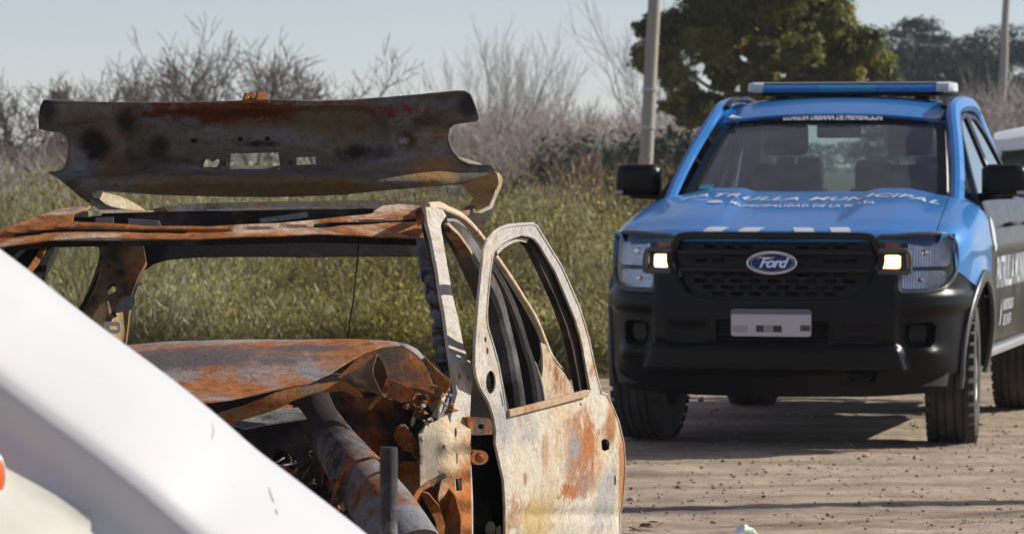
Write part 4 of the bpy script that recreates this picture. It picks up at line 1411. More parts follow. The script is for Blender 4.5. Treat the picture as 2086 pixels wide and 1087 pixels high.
# rear wall of cab with glass
rwall = lambda a, b: Vector((a, 3.60 - (b - 1.26) * .75, b))
RWF = sheet('cab_rear_wall', [(-.80, .75), (.80, .75), (.80, 1.26), (.655, 1.77), (-.655, 1.77), (-.80, 1.26)], lambda a, b: Vector((a, 3.60 - max(0, b - 1.26) * .75, b)), plain('cab_dark', (.02, .02, .022), .7), TRK, holes=[[(-.68, 1.30), (.68, 1.30), (.60, 1.70), (-.60, 1.70)]], step=.1, thick=.02)
sheet('rear_glass', [(-.70, 1.29), (.70, 1.29), (.61, 1.71), (-.61, 1.71)], lambda a, b: rwall(a, b) + Vector((0, .01, 0)), glassmat('rear_glass', (.62, .72, .68), 1.0, .02), TRK, step=.15, thick=0)
# cab interior
sheet('dashboard', [(-.72, 1.30), (.72, 1.30), (.74, 1.78), (-.74, 1.78)], lambda a, b: Vector((a, b, 1.24 + .055 * math.sin((b - 1.30) / .48 * 3.0) + .015 * math.cos(a * 9))), plain('dash_plastic', (.035, .037, .04), .6), TRK, step=.05, thick=.25, away=(0, 0, -1))
def seat(x, y, w_, back_z, hr=True, hz=1.62):
    bm = bmesh.new()
    secs = []
    for z, ww, dd, yo in ((.70, .95, .10, -.10), (.95, 1.0, .12, -.05), (1.25, 1.0, .11, .03), (back_z - .08, .86, .09, .10), (back_z, .62, .06, .12)):
        secs.append([bm.verts.new((x + w_ * ww * a, y + yo + dd * b, z)) for a, b in [(-1, -.4), (-.8, -1), (-.4, -.8), (.4, -.8), (.8, -1), (1, -.4), (.9, .9), (-.9, .9)]])
    for A, B in zip(secs, secs[1:]):
        for k in range(8): bm.faces.new([A[k], A[(k + 1) % 8], B[(k + 1) % 8], B[k]])
    bm.faces.new(secs[0]); bm.faces.new(secs[-1])
    bmesh.ops.recalc_face_normals(bm, faces=bm.faces[:])
    S = obj('seat', bm, SEAT, TRK, 60)
    if hr:
        h = bmesh.new(); box_bm(h, (x, y + .12, hz), (w_ * 1.06, .10, .20), .045); obj('headrest', h, SEAT, S, 60)
        for q in (-.06, .06): sweep('headrest_post', [Vector((x + q, y + .12, back_z - .02)), Vector((x + q, y + .12, hz - .07))], circ_prof(.007, 6), CHROME, S)
    return S
seat(-.36, 2.50, .25, 1.47); seat(.36, 2.50, .25, 1.47)
seat(-.40, 3.25, .28, 1.33, True, 1.42); seat(.05, 3.25, .22, 1.33, True, 1.40); seat(.43, 3.25, .26, 1.33, True, 1.42)
sw = [Vector((.36 + .19 * math.cos(a), 2.02 + .07 * math.sin(a), 1.20 + .18 * math.sin(a))) for a in [2 * math.pi * i / 28 for i in range(28)]]
sweep('steering_wheel', sw, circ_prof(.015, 8), DEEP, TRK, up=(0, -1, .4), closed=True)
box('inner_mirror', (.04, 2.02, 1.655), (.25, .03, .075), DEEP, TRK, .012)
sheet('headliner', [(-.60, 2.10), (.60, 2.10), (.60, 3.05), (-.60, 3.05)], lambda a, b: Vector((a, b, 1.725 + .06 * math.sin((b - 2.1) * 2.5))), PALEIN, TRK, step=.15, thick=.01, away=(0, 0, 1))
for s in (1, -1):
    sweep('inner_pillar', [Vector((s * a, b, c)) for a, b, c in [(.70, 1.44, 1.25), (.655, 1.80, 1.49), (.60, 2.16, 1.69)]], rect_prof(.035, .02, .4), PALEIN, TRK, up=(s, -.2, .5), sm=3)
    sweep('centre_pillar', [Vector((s * a, b, c)) for a, b, c in [(.86, 2.60, .8), (.85, 2.60, 1.28), (.66, 2.62, 1.74)]], rect_prof(.07, .02, .4), PALEIN, TRK, up=(s, 0, 0), sm=3)
# floor, chassis, bed, tailgate
box('cab_floor', (0, 2.45, .56), (1.62, 2.25, .14), DEEP, TRK, .02)
box('engine_bay', (0, .88, .80), (1.0, .85, .42), DEEP, TRK, .05)
for s in (1, -1): box('chassis_rail', (s * .42, 2.8, .52), (.10, 4.6, .16), DEEP, TRK, .015)
box('bed_floor', (0, 4.45, .72), (1.6, 1.55, .06), DEEP, TRK, .01)
box('bed_front', (0, 3.70, 1.0), (1.72, .04, .50), SIDEB, TRK, .01)
box('tailgate', (0, 5.25, .98), (1.66, .06, .52), SIDEB, TRK, .02)
box('rear_bumper', (0, 5.33, .56), (1.72, .12, .16), BLACKP, TRK, .03)
sweep('front_axle', [Vector((-.7, AC_F, .36)), Vector((.7, AC_F, .36))], circ_prof(.045, 10), DEEP, TRK)
sweep('rear_axle', [Vector((-.7, AC_R, .38)), Vector((.7, AC_R, .38))], circ_prof(.06, 10), DEEP, TRK)
box('skid_plate', (0, .55, .32), (.9, .7, .02), DEEP, TRK, .005)

# ---- wheels
def mk_tyre():
    m = Mat('tyre_rubber')
    c = m.mix((.022, .021, .021), (.040, .037, .035), m.noise(12, 5))
    c = m.mix(c, (.17, .14, .115), m.math('MULTIPLY', m.mask(m.noise(6, 6, .7), .45, .8), .40))
    m.set(c, .85); m.bump(m.noise(60, 4), .2, .004)
    return m.m
TYRE = mk_tyre()
RIM = plain('steel_rim', (.30, .29, .28), .45, .6, var=.2)
def wheel(name, par, M, w_=.26, r=.385, mat=TYRE, rim=RIM):
    hw = w_ / 2
    WT = lathe(name, [(.205, -hw + .02), (.215, -hw + .005), (.27, -hw - .004), (.335, -hw + .004)] + [(r - .018, -hw + .022), (r - .006, -hw + .034)]
               + [q for g in (-.068, -.025, .025, .068) for q in ((r - .001, g - .0075), (r - .013, g - .0055), (r - .013, g + .0055), (r - .001, g + .0075))]
               + [(r - .006, hw - .034), (r - .018, hw - .022), (.335, hw - .004), (.27, hw + .004), (.215, hw - .005), (.205, hw - .02)], 72, mat, par, M, sharp=28)
    # shoulder lugs
    bm = bmesh.new()
    for k in range(36):
        a = 2 * math.pi * k / 36
        for sd in (-1, 1):
            box_bm(bm, (sd * (hw - .018), (r - .012) * math.cos(a), (r - .012) * math.sin(a)), (.032, .040, .014), 0, Matrix.Rotation(a - math.pi / 2, 3, 'X'))
    bm.transform(M); tag(obj('shoulder_lugs', bm, mat, WT), kind='stuff')
    lathe('rim', [(.208, hw - .012), (.200, hw - .02), (.190, hw - .05), (.17, hw - .062), (.15, hw - .05), (.075, hw - .035), (.065, hw - .005), (.03, hw - .002), (0, hw - .002)], 40, rim, WT, M)
    bm = bmesh.new()
    for k in range(10):
        a = 2 * math.pi * k / 10
        box_bm(bm, (hw - .054, .125 * math.cos(a), .125 * math.sin(a)), (.01, .034, .026), .004, Matrix.Rotation(a, 3, 'X'))
    bm.transform(M); tag(obj('rim_slots', bm, DEEP, WT), kind='stuff')
    lathe('rim_back', [(.205, -hw + .02), (.18, -hw + .06), (.0, -hw + .08)], 32, DEEP, WT, M)
    return WT
for c in (AC_F, AC_R):
    for s in (1, -1):
        M = Matrix.Translation((s * .815, c, .379)) @ (Matrix.Rotation(math.pi, 4, 'Z') if s < 0 else Matrix.Identity(4)) @ Matrix.Rotation(R(4 if c == AC_F else 0) * s, 4, 'Z')
        wheel('wheel', TRK, M)

# ---- light bar and aerial
LB = box('light_bar', (.030, 2.62, 1.884), (1.02, .24, .045), DEEP, TRK, .012)
BLENS = Mat('blue_lens'); BLENS.set((.01, .14, .42), .12, 0); BLENS.b.inputs['Coat Weight'].default_value = .6
BLENS2 = Mat('teal_lens'); BLENS2.set((.012, .20, .38), .12, 0); BLENS2.b.inputs['Coat Weight'].default_value = .6
WLENS = plain('clear_lens', (.50, .55, .58), .15, var=.1)
def lensbox(nm, x0, x1, mat, z0=1.883, z1=1.940, d=.135, taper=0):
    prof = [(-d, z0), (-d - .006, z0 + .02), (-d + .01, z1 - .012), (-d + .05, z1), (d - .05, z1), (d - .01, z1 - .012), (d + .006, z0 + .02), (d, z0)]
    bm = bmesh.new()
    n = 5; R_ = []
    for i in range(n):
        x = x0 + (x1 - x0) * i / (n - 1)
        k = 1.0
        if taper < 0 and i == 0: k = .82
        if taper > 0 and i == n - 1: k = .82
        R_.append([bm.verts.new((x + .030, 2.62 + a * k, z0 + (b - z0) * (k if k < 1 else 1) + (.004 if k < 1 else 0))) for a, b in prof])
    for A, B in zip(R_, R_[1:]):
        for k in range(8): bm.faces.new([A[k], A[(k + 1) % 8], B[(k + 1) % 8], B[k]])
    bm.faces.new(R_[0]); bm.faces.new(R_[-1])
    bmesh.ops.recalc_face_normals(bm, faces=bm.faces[:])
    return obj(nm, bm, mat, LB, 40)
lensbox('clear_end_lens', -.590, -.500, WLENS, taper=-1)
lensbox('clear_end_lens', .495, .590, WLENS, taper=1)
lensbox('blue_lens', -.498, -.19, BLENS.m, z1=1.931)
lensbox('blue_lens', -.187, .155, BLENS2.m, z1=1.931)
lensbox('blue_lens', .158, .493, BLENS.m, z1=1.931)
box('top_strip', (.030, 2.62, 1.936), (1.0, .20, .008), plain('bar_top', (.55, .57, .58), .3), LB, .003)
for s in (1, -1):
    box('bar_foot', (.030 + s * .40, 2.62, 1.856), (.07, .16, .05), DEEP, LB, .008)
    sweep('bar_strap', [Vector((.030 + s * .52, 2.60, 1.868)), Vector((s * .62 + .02, 2.58, 1.865)), Vector((s * .675, 2.57, 1.825))], rect_prof(.02, .004, .2), GREYT, LB, sm=3)
sweep('aerial', [Vector((.20, 2.85, 1.85)), Vector((.203, 2.86, 2.05))], circ_prof(.004, 6), DEEP, TRK)
# ================================================================== burnt-out car
WO = Vector((-.75, 11.3, 0))
WR = thing('burnt_car', 'burnt out rusted car shell with raised tailgate and open door', 'car', WO)
def L_(px, py, Y): return W(px, py, Y) - WO

ASH, RUST, GREY, SOOT = (.46, .43, .36), (.34, .115, .028), (.20, .205, .22), (.016, .014, .013)
def burnt(name, ash=ASH, rust=.4, grey=.25, soot=.2, sc=4.0, rustc=RUST, blobs=(), streak=(1, 1, 1), ochre=.3, rough=.85, off=0.0, bump=.55, fine=.12, grain=.6):
    m = Mat(name)
    th = lambda c: .5 + (.5 - c) * .36
    o = (off, off * 1.7, off * .6)
    c = m.mix([x * .72 for x in ash], [min(1, x * 1.18) for x in ash], m.noise(sc * 2.5, 7, .7, streak, .4, o))
    if ochre:
        t = th(ochre); c = m.mix(c, (.42, .29, .13), m.math('MULTIPLY', m.mask(m.noise(sc * 1.3, 6, .65, streak, .6, (o[0] + 3, o[1], o[2])), t, t + .12), .75))
    if grey:
        t = th(grey); c = m.mix(c, GREY, m.mask(m.noise(sc, 6, .65, streak, .8, (o[0] + 7, o[1] + 2, o[2])), t - .02, t + .10))
    if rust:
        t = th(rust)
        rc = m.ramp(m.noise(sc * 6, 6, .7), [(.3, [x * .45 for x in rustc]), (.55, rustc), (.8, (min(1, rustc[0] * 1.5), rustc[1] * 1.9, rustc[2] * 2.2))])
        c = m.mix(c, rc, m.mask(m.noise(sc * .9, 7, .68, streak, .5, (o[0], o[1] + 9, o[2] + 4)), t - .03, t + .06))
        c = m.mix(c, rc, m.math('MULTIPLY', m.mask(m.noise(sc * 14, 5, .7), .60, .68), fine * 4))
    if soot:
        t = th(soot); c = m.mix(c, SOOT, m.mask(m.noise(sc * .8, 6, .62, streak, .5, (o[0] + 11, o[1], o[2] + 8)), t - .05, t + .10))
    for b in blobs:
        cen, rad, scl, colr = b[:4]
        amt = b[4] if len(b) > 4 else .5
        ns = b[5] if len(b) > 5 else 12
        c = m.mix(c, colr, m.blob(cen, rad, scl, amt, ns))
    # flaking, pits and fine runs
    g1 = m.noise(sc * 13, 8, .80, None, 1.2, (o[0] + 5, o[1], o[2]))
    g2 = m.noise(sc * 7, 8, .75, (1.3, 1.3, .85), .8, (o[0], o[1] + 5, o[2]))
    c = m.mix(c, m.mix(c, (.42, .40, .38), 1.0, 'MULTIPLY'), m.math('MULTIPLY', m.mask(g1, .50, .64), grain))
    c = m.mix(c, m.mix(c, (.62, .50, .38), 1.0, 'MULTIPLY'), m.math('MULTIPLY', m.mask(g2, .50, .62), grain))
    c = m.mix(c, m.mix(c, (.16, .16, .16), 1.0, 'ADD'), m.math('MULTIPLY', m.mask(m.noise(sc * 26, 6, .7, None, 0, (9, 3, o[0])), .60, .72), grain * min(1, sum(ash))))
    m.set(c, rough); m.b.inputs['Specular IOR Level'].default_value = .25
    h = m.math('ADD', m.noise(sc * 9, 6, .7), m.math('MULTIPLY', m.noise(sc * 40, 4, .7), .6))
    m.bump(h, bump, .010)
    return m.m

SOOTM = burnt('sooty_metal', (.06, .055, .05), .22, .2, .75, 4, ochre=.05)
RUSTM = burnt('rusty_metal', (.30, .22, .14), .82, .22, .22, 5)
CREAM = burnt('ash_metal', ASH, .22, .16, .03, 3.2, streak=(1, 1, .45), off=2)
BROWN = burnt('scorched_metal', (.20, .165, .115), .30, .35, .30, 4, off=5)
DRUST = burnt('dark_rust', (.10, .07, .05), .62, .15, .45, 5, off=9)
GREYM = burnt('grey_burnt', (.26, .255, .25), .18, .5, .12, 5, off=4)

def K(name, outline, Yf, mat, par=WR, holes=(), step=9, thick=.0035, smooth=False, hs=False, wob=0.0, sharp=45, ws_=6.0):
    f = (lambda a, b: Yf) if not callable(Yf) else Yf
    def mp(a, b):
        p = L_(a, b, f(a, b))
        if wob: p = p + noise.noise_vector(p * ws_) * wob
        return p
    return sheet(name, outline, mp, mat, par, holes=holes, step=step, thick=thick, smooth=smooth, hsmooth=hs, sharp=sharp)
def T(name, pts, w_, h_, mat, par=WR, up=(0, 0, 1), sm=5, sc=None, round_=.35, wob=0.0):
    P = [L_(*p) for p in pts]
    if wob: P = [p + noise.noise_vector(p * 7) * wob for p in P]
    return sweep(name, P, rect_prof(w_, h_, round_), mat, par, up=up, sm=sm, scale=sc)
def circ(cx, cy, rx, ry=None, n=14):
    ry = ry or rx
    return [(cx + rx * math.cos(2 * math.pi * i / n), cy + ry * math.sin(2 * math.pi * i / n)) for i in range(n)]

# ---------------- tailgate thrown up over the roof
hout = [(89, 206), (130, 208), (200, 210), (300, 211), (400, 210), (500, 207), (570, 205), (650, 208), (720, 205), (790, 200), (860, 194), (930, 187), (947, 187), (957, 194), (965, 214), (974, 240), (971, 245),
        (945, 248), (924, 252), (914, 262), (912, 284), (920, 306), (934, 324), (955, 335), (980, 338), (1000, 337), (1008, 350), (990, 358), (960, 366), (935, 373), (905, 375), (860, 379), (784, 385), (700, 394), (620, 397), (552, 399), (460, 398), (368, 396), (300, 393), (258, 390), (195, 386),
        (189, 394), (194, 408), (205, 420), (191, 417), (166, 400), (136, 374), (118, 360), (101, 352), (124, 349), (134, 338), (140, 315), (141, 295), (138, 280), (130, 272), (120, 268), (95, 264), (81, 261), (81, 245), (84, 218)]
recess = [(300, 232), (278, 258), (263, 292), (266, 322), (285, 340), (330, 346), (450, 348), (640, 344), (740, 330), (785, 315), (791, 295), (785, 265), (765, 240), (735, 222), (600, 226), (450, 232)]
_rec = [(p.x, p.y) for p in catmull([(a, b, 0) for a, b in recess], 2, True)]
def hatchY(px, py):
    Y = 12.52 + (py - 205) / 190 * .12
    Y += .13 * ((px - 530) / 470) ** 2
    # rolled lower lip
    s = (py - 345) / 52
    if s > 0: Y -= .075 * math.sin(min(1.0, s) * math.pi * .9)
    d = pd1(_rec, px, py)
    inn = in1(_rec, px, py)
    sd = d if inn else -d
    Y += .035 * sstep(-9, 5, sd)
    # crown of the upper flange
    Y -= .02 * math.sin(max(0, min(1, (py - 200) / 60)) * math.pi)
    Y += .006 * noise.noise(Vector((px * .012, py * .02, 2)))
    # corner tips curl
    if px > 930 and py < 250: Y -= .03 * (px - 930) / 44
    if px > 935 and py > 320: Y -= .05 * (px - 935) / 70
    return Y
hb = lambda px, py: L_(px, py, 12.55)
def mk_hatch():
    m_ = dict(
        blobs=[(hb(185, 300), .07, (1, .2, 1.0), (.018, .013, .012), .45, 9), (hb(183, 292), .022, (1, .2, 1.1), (.10, .035, .015), .5, 20),
               (hb(255, 245), .05, (1.1, .2, .75), (.03, .03, .033), .3, 9),
               (hb(540, 226), .050, (.105, .2, 1.55), (.135, .034, .012), 1.05, 17), (hb(640, 232), .040, (.13, .2, 1.3), (.120, .030, .011), 1.25, 21), (hb(420, 228), .045, (.22, .2, 1.3), (.135, .034, .012), 1.2, 19),
               (hb(310, 300), .05, (.8, .2, 1.1), (.03, .024, .02), .5, 12), (hb(740, 310), .055, (.6, .2, 1.6), (.035, .03, .028), .6, 14),
               (hb(530, 293), .03, (.35, .2, 2.2), (.03, .03, .034), .5, 10),
               (hb(830, 285), .045, (1.0, .2, 1.2), (.07, .045, .022), .6, 12), (hb(822, 292), .022, (1.2, .2, .8), (.45, .46, .48), .9, 30),
               (hb(540, 376), .05, (.10, .2, 1.25), (.185, .115, .048), .5, 8), (hb(890, 350), .07, (.6, .2, 1.2), (.27, .155, .058), .6, 9), (hb(700, 250), .06, (.3, .2, .8), (.17, .14, .09), .6, 7), (hb(230, 345), .05, (.6, .2, 1), (.15, .085, .04), .7, 9),  # first blob paints the roof's warm bounce light along the lower lip
               (hb(955, 215), .045, (1, .2, 1), (.035, .033, .036), .35, 9), (hb(90, 225), .05, (1, .2, .9), (.04, .042, .05), .35, 9)])
    return burnt('tailgate_metal', (.165, .150, .120), .10, .34, .24, 3.2, streak=(.55, 1, 1.6), ochre=.22, off=1.3, fine=.03, **m_)
HM = mk_hatch()
slots = [[(411, 325), (448, 325), (448, 340), (411, 340)], [(470, 313), (567, 311), (571, 344), (468, 344)], [(604, 321), (643, 319), (643, 335), (604, 336)], circ(457, 333, 6), circ(592, 331, 6)]
HG = K('tailgate', hout, hatchY, HM, holes=slots, step=8, thick=.0025, sharp=60)
sweep('tailgate_hem', [L_(a, b, hatchY(a, b) + .001) for a, b in hout], circ_prof(.0042, 6), HM, HG, up=(0, -1, 0), closed=True)
# inner skin with its own openings, seen through the lamp slots
inner = [(150, 222), (500, 222), (900, 205), (900, 300), (880, 360), (560, 384), (220, 372), (155, 330)]
K('tailgate_inner', inner, lambda a, b: hatchY(a, b) + .075, HM, HG, holes=[[(462, 306), (576, 304), (576, 336), (462, 337)], [(420, 318), (432, 330), (446, 322), (446, 334), (440, 342), (412, 342)], [(598, 316), (650, 314), (650, 340), (598, 341)]], step=22, wob=.004)
# window pillars of the tailgate running back to the roof hinges
K('tailgate_pillar', [(935, 373), (960, 366), (990, 358), (1008, 350), (1012, 352), (1016, 372), (1008, 395), (1000, 418), (975, 431), (953, 428), (940, 428), (955, 418), (964, 405), (955, 392), (944, 380)], lambda a, b: 12.60 + (b - 350) / 80 * .22 - .03 * (a - 935) / 70, burnt('ochre_metal', (.42, .30, .16), .25, .1, .12, 5, ochre=.6, off=3), HG, step=6, smooth=False)
K('tailgate_flange', [(1008, 350), (1018, 353), (1024, 362), (1022, 378), (1012, 400), (1003, 424), (980, 434), (968, 433), (996, 421), (1006, 398), (1014, 372)], lambda a, b: 12.57 + (b - 350) / 80 * .1 + (a - 1000) * .005, CREAM, HG, step=5, thick=.003)
K('tailgate_flange', [(914, 286), (918, 304), (932, 318), (960, 326), (978, 332), (986, 338), (1000, 338), (985, 342), (955, 337), (934, 326), (920, 308)], lambda a, b: hatchY(934, 326) + .10 - (b - 300) * .0028 + (a - 914) * .0004, CREAM, HG, step=4, thick=.003)
K('tailgate_corner', [(928, 436), (960, 437), (985, 432), (1006, 420), (1003, 436), (992, 452), (978, 468), (970, 470), (955, 452), (940, 444)], lambda a, b: 12.74 + (b - 420) / 50 * .06, burnt('pale_metal', (.50, .49, .46), .06, .3, .03, 4, off=6), HG, step=6)
K('tailgate_pillar', [(189, 392), (200, 389), (240, 398), (262, 407), (285, 420), (300, 431), (260, 431), (225, 428), (205, 419), (194, 406)], lambda a, b: 12.66 + (a - 189) / 110 * .25, burnt('sunlit_ash', (.62, .52, .36), .12, .06, .02, 4, off=8), HG, step=6)
T('hinge_arm', [(192, 408, 12.68), (215, 424, 12.60), (255, 432, 12.50), (305, 434, 12.40)], .014, .008, BROWN, HG, up=(0, 0, 1))
T('hinge_arm', [(962, 424, 12.72), (945, 434, 12.62), (925, 436, 12.52), (900, 432, 12.42)], .014, .008, BROWN, HG, up=(0, 0, 1))
for x in (500, 524):
    K('latch_prong', [(x - 3, 206), (x + 2, 190), (x + 14, 188), (x + 19, 193), (x + 20, 206)], lambda a, b: 12.50 + (a - x) * .001, RUSTM, HG, holes=[circ(x + 9, 198, 3)] if x == 500 else (), step=4, thick=.012)
K('latch_plate', [(494, 203), (548, 203), (548, 210), (494, 210)], 12.49, RUSTM, HG, step=6, thick=.02)
for x, y in ((395, 286), (490, 283), (545, 282)):
    lathe('grommet', [(0, -.004), (.006, -.003), (.008, .001), (.004, .003), (0, .003)], 12, SOOTM, HG, Matrix.Translation(L_(x, y, hatchY(x, y) - .002)) @ Matrix.Rotation(R(90), 4, 'Z'))

# ---------------- roof
def headerY(px, py): return 10.80 + .07 * ((px - 440) / 440) ** 2 + (478 - py) / 40 * .09
HDR = burnt('roof_rust', (.62, .47, .33), .60, .08, .10, 4.2, rustc=(.40, .14, .035), streak=(.5, 1, 2.2), ochre=.2, off=.5)
top = [(-120, 505), (-60, 487), (0, 468), (60, 445), (110, 428), (150, 420), (186, 418), (176, 426), (152, 434), (148, 450), (230, 456), (300, 460), (420, 462), (560, 455), (640, 447), (700, 440), (756, 434), (768, 424), (780, 418), (815, 415), (850, 418), (872, 421)]
bot = [(866, 486), (845, 480), (780, 482), (700, 477), (640, 475), (540, 481), (400, 487), (280, 486), (200, 485), (100, 488), (0, 502), (-110, 535)]
_groove = [(-100, 506), (20, 480), (120, 470), (300, 473), (450, 474), (600, 464), (720, 455), (850, 449)]
def hdrY(px, py):
    d = pd1(_groove, px, py, False)
    return headerY(px, py) + .014 * (1 - sstep(2.5, 6.5, d)) + .004 * noise.noise(Vector((px * .02, py * .05, 7)))
RF = K('roof_header', top + bot, hdrY, HDR, step=6, thick=.004, wob=.004, sharp=60)
T('header_seal', [(a, b - .5, hdrY(a, b) - .002) for a, b in [(30, 481), (120, 471), (210, 471.5), (300, 474), (380, 475)]] , .0055, .003, SOOTM, RF, up=(0, -1, 0), wob=.002)
T('header_seal', [(a, b, hdrY(a, b) - .002) for a, b in [(640, 461), (690, 457), (760, 455), (850, 449)]], .005, .003, SOOTM, RF, up=(0, -1, 0), wob=.002)
# underside of header and roof bows
K('header_inner', [(-60, 505), (100, 490), (400, 489), (640, 478), (862, 487), (860, 500), (640, 494), (400, 500), (100, 503), (-60, 520)], 11.0, SOOTM, RF, step=20)
# cross rail behind the roof opening
RH = K('rear_header', [(150, 470), (200, 450), (298, 429), (330, 421), (405, 415), (550, 412), (700, 411), (766, 409), (830, 410), (876, 413), (913, 424), (940, 434), (930, 470), (905, 500), (880, 524), (860, 521), (640, 522), (400, 523), (345, 528), (315, 536), (290, 552), (270, 585), (258, 560), (200, 500)],
       lambda a, b: 12.38 + .05 * ((a - 560) / 400) ** 2 - (b - 410) / 110 * .10, burnt('rear_header_soot', (.10, .085, .06), .12, .2, .72, 4, ochre=.12, off=12, blobs=[(L_(600, 418, 12.38), .030, (.04, .2, 1), (.21, .15, .10), .5, 12)]), step=12, wob=.003)
K('rear_header_lip', [(330, 420), (405, 413.5), (550, 410.5), (766, 407.5), (876, 411.5), (912, 423), (900, 428), (766, 424), (550, 427), (405, 429), (345, 431)], lambda a, b: 12.28 + (b - 410) * -.001, BROWN, RH, step=8)
T('sunroof_edge', [(420, 429, 12.2), (550, 426, 12.2), (680, 424, 12.2), (760, 431, 12.1)], .003, .002, CREAM, RH, up=(0, -1, 0))
for pts in ([(195, 443), (232, 442), (232, 454), (195, 453)], [(262, 445), (324, 449), (326, 459), (262, 457)], [(527, 446), (625, 432), (627, 443), (530, 455)], [(390, 430), (450, 428), (450, 437), (390, 440)], [(670, 429), (740, 427), (742, 437), (672, 440)]):
    K('glass_shard', pts, 11.0 if pts[0][0] != 390 and pts[0][0] != 670 else 12.1, GREYM, RH, step=10, thick=.006, wob=.003)
# dark sheet added to stand in for the dark inside of the roof opening
K('roof_opening_dark', [(150, 436), (300, 432), (760, 425), (765, 436), (640, 450), (420, 464), (300, 463), (150, 453)], lambda a, b: 11.3, SOOTM, RH, step=20)
T('roof_side_rail', [(874, 427, 10.95), (882, 425, 11.3), (890, 424, 11.9), (900, 428, 12.35)], .024, .012, HDR, RF)
T('roof_side_rail', [(165, 436, 11.0), (200, 434, 11.4), (240, 433, 11.9), (300, 434, 12.3)], .02, .008, BROWN, RF)

# ---------------- near windscreen pillar (right) and hinge post
def apY(px, py): return lerp_tab([(420, 10.84), (470, 10.78), (740, 10.14), (860, 10.10), (1200, 10.10)], py)
APM = burnt('pillar_ash', (.52, .485, .42), .24, .16, .0, 3.4, rustc=(.38, .15, .05), streak=(1.4, 1, .5), ochre=.16, off=3.3, fine=.05)
AP = K('windscreen_pillar', [(868, 421), (884, 421), (905, 429), (911, 440), (902, 452), (899, 462), (906, 510), (914, 555), (931, 637), (943, 700), (952, 727), (962, 742), (964, 775), (960, 800), (957, 850), (958, 905), (962, 1000), (963, 1180), (925, 1180), (922, 1000), (918, 850), (932, 800), (926, 762), (915, 705), (905, 640), (893, 560), (880, 490), (872, 455)],
       lambda a, b: apY(a, b) + .0022 * (a - lerp_tab([(420, 870), (490, 882), (740, 922), (1100, 920)], b)), APM, step=6, thick=.012, wob=.003,
       holes=[circ(937, 766, 4, 7), circ(955, 768, 3, 6), circ(931, 880, 2.5, 11), circ(932, 932, 2.5, 11), [(927, 975), (940, 972), (943, 997), (929, 1003)]])
APR = burnt('pillar_rust', (.25, .12, .07), .65, .1, .35, 6, rustc=(.16, .045, .018), off=2.2)
K('pillar_channel', [(855, 424), (869, 421), (873, 455), (880, 490), (893, 560), (905, 640), (915, 705), (924, 760), (917, 772), (906, 705), (896, 640), (884, 565), (872, 500), (866, 487)], lambda a, b: apY(a, b) + .035, APR, AP, step=6, thick=.02, wob=.003)
SEAL = burnt('charred_seal', (.30, .30, .31), .06, .30, .62, 16, off=1, ochre=0, bump=1.0)
K('charred_seal', [(846, 484), (867, 486), (874, 505), (885, 565), (897, 640), (908, 710), (915, 765), (906, 772), (895, 735), (884, 690), (876, 640), (866, 575), (856, 520)], lambda a, b: apY(a, b) + .055, SEAL, AP, step=5, thick=.018, wob=.010, ws_=22)
K('header_joint', [(846, 430), (860, 424), (866, 440), (864, 456), (850, 460)], lambda a, b: 10.735, SOOTM, AP, step=5, thick=.004, wob=.006, ws_=18)
# hinge post side wall and inner wing
HP = burnt('hinge_post_ash', (.56, .46, .31), .34, .10, .03, 3.6, rustc=(.42, .155, .035), streak=(1.2, 1, .5), ochre=.45, off=7.1,
           blobs=[(L_(940, 1050, 10.05), .11, (1, .2, .7), (.40, .14, .03), .4, 10), (L_(872, 940, 10.0), .055, (1, .2, .4), (.20, .175, .13), .4, 9)])
def hpY(px, py):
    y = 9.98 - .13 * (1 - sstep(858, 892, px)) + .0016 * max(0, px - 885) + .010 * math.sin(py * .11) * sstep(880, 900, px)
    if py < 885: y += (885 - py) / 45 * .10
    return y + .01 * noise.noise(Vector((px * .03, py * .03, 1)))
INW = K('inner_wing', [(852, 880), (862, 870), (880, 861), (911, 843), (937, 846), (960, 850), (958, 905), (959, 980), (962, 1180), (900, 1180), (902, 1087), (893, 1010), (900, 975), (862, 998), (857, 990), (855, 915)], hpY, HP, step=7, thick=.004,
        holes=[circ(928, 880, 2.5, 11), circ(930, 934, 2.5, 11), [(926, 976), (940, 972), (941, 997), (928, 1003)], circ(905, 910, 2, 5)], wob=.003)
K('wing_web', [(862, 998), (900, 975), (925, 1010), (938, 1050), (942, 1087), (945, 1180), (890, 1180), (905, 1100), (895, 1050), (880, 1020)], lambda a, b: 10.0 + .10 * math.sin((a - 860) * .05) - (b - 980) * .0008, RUSTM, INW, step=7, wob=.006, ws_=9)
K('wing_fold', [(852, 1000), (872, 1005), (893, 1030), (905, 1065), (910, 1120), (897, 1110), (886, 1060), (868, 1030)], lambda a, b: 9.86 + .05 * math.sin(b * .05), RUSTM, INW, step=6, wob=.006, ws_=10)
K('wing_bracket', [(807, 868), (822, 862), (845, 890), (857, 925), (856, 950), (850, 935), (838, 920), (820, 916), (812, 905), (800, 886)], lambda a, b: 9.95 - .05 * math.sin((a - 800) * .05), burnt('bracket_ash', (.55, .45, .33), .5, .1, .05, 7, off=4), INW, step=5, wob=.004)
K('strut_cup', [(800, 955), (822, 938), (845, 940), (856, 960), (857, 1000), (850, 1030), (840, 1010), (822, 992), (806, 985)], lambda a, b: 9.92 + .04 * math.cos((a - 825) * .06), RUSTM, INW, step=6, wob=.003)
K('mount_plate', [(806, 1043), (830, 1012), (850, 1030), (862, 1075), (858, 1180), (800, 1180), (810, 1090)], lambda a, b: 9.72 + (b - 1010) * .0006, burnt('mount_ash', (.55, .49, .36), .25, .2, .05, 8, off=6), INW, holes=[circ(825, 1045, 5), circ(838, 1078, 4)], step=6)
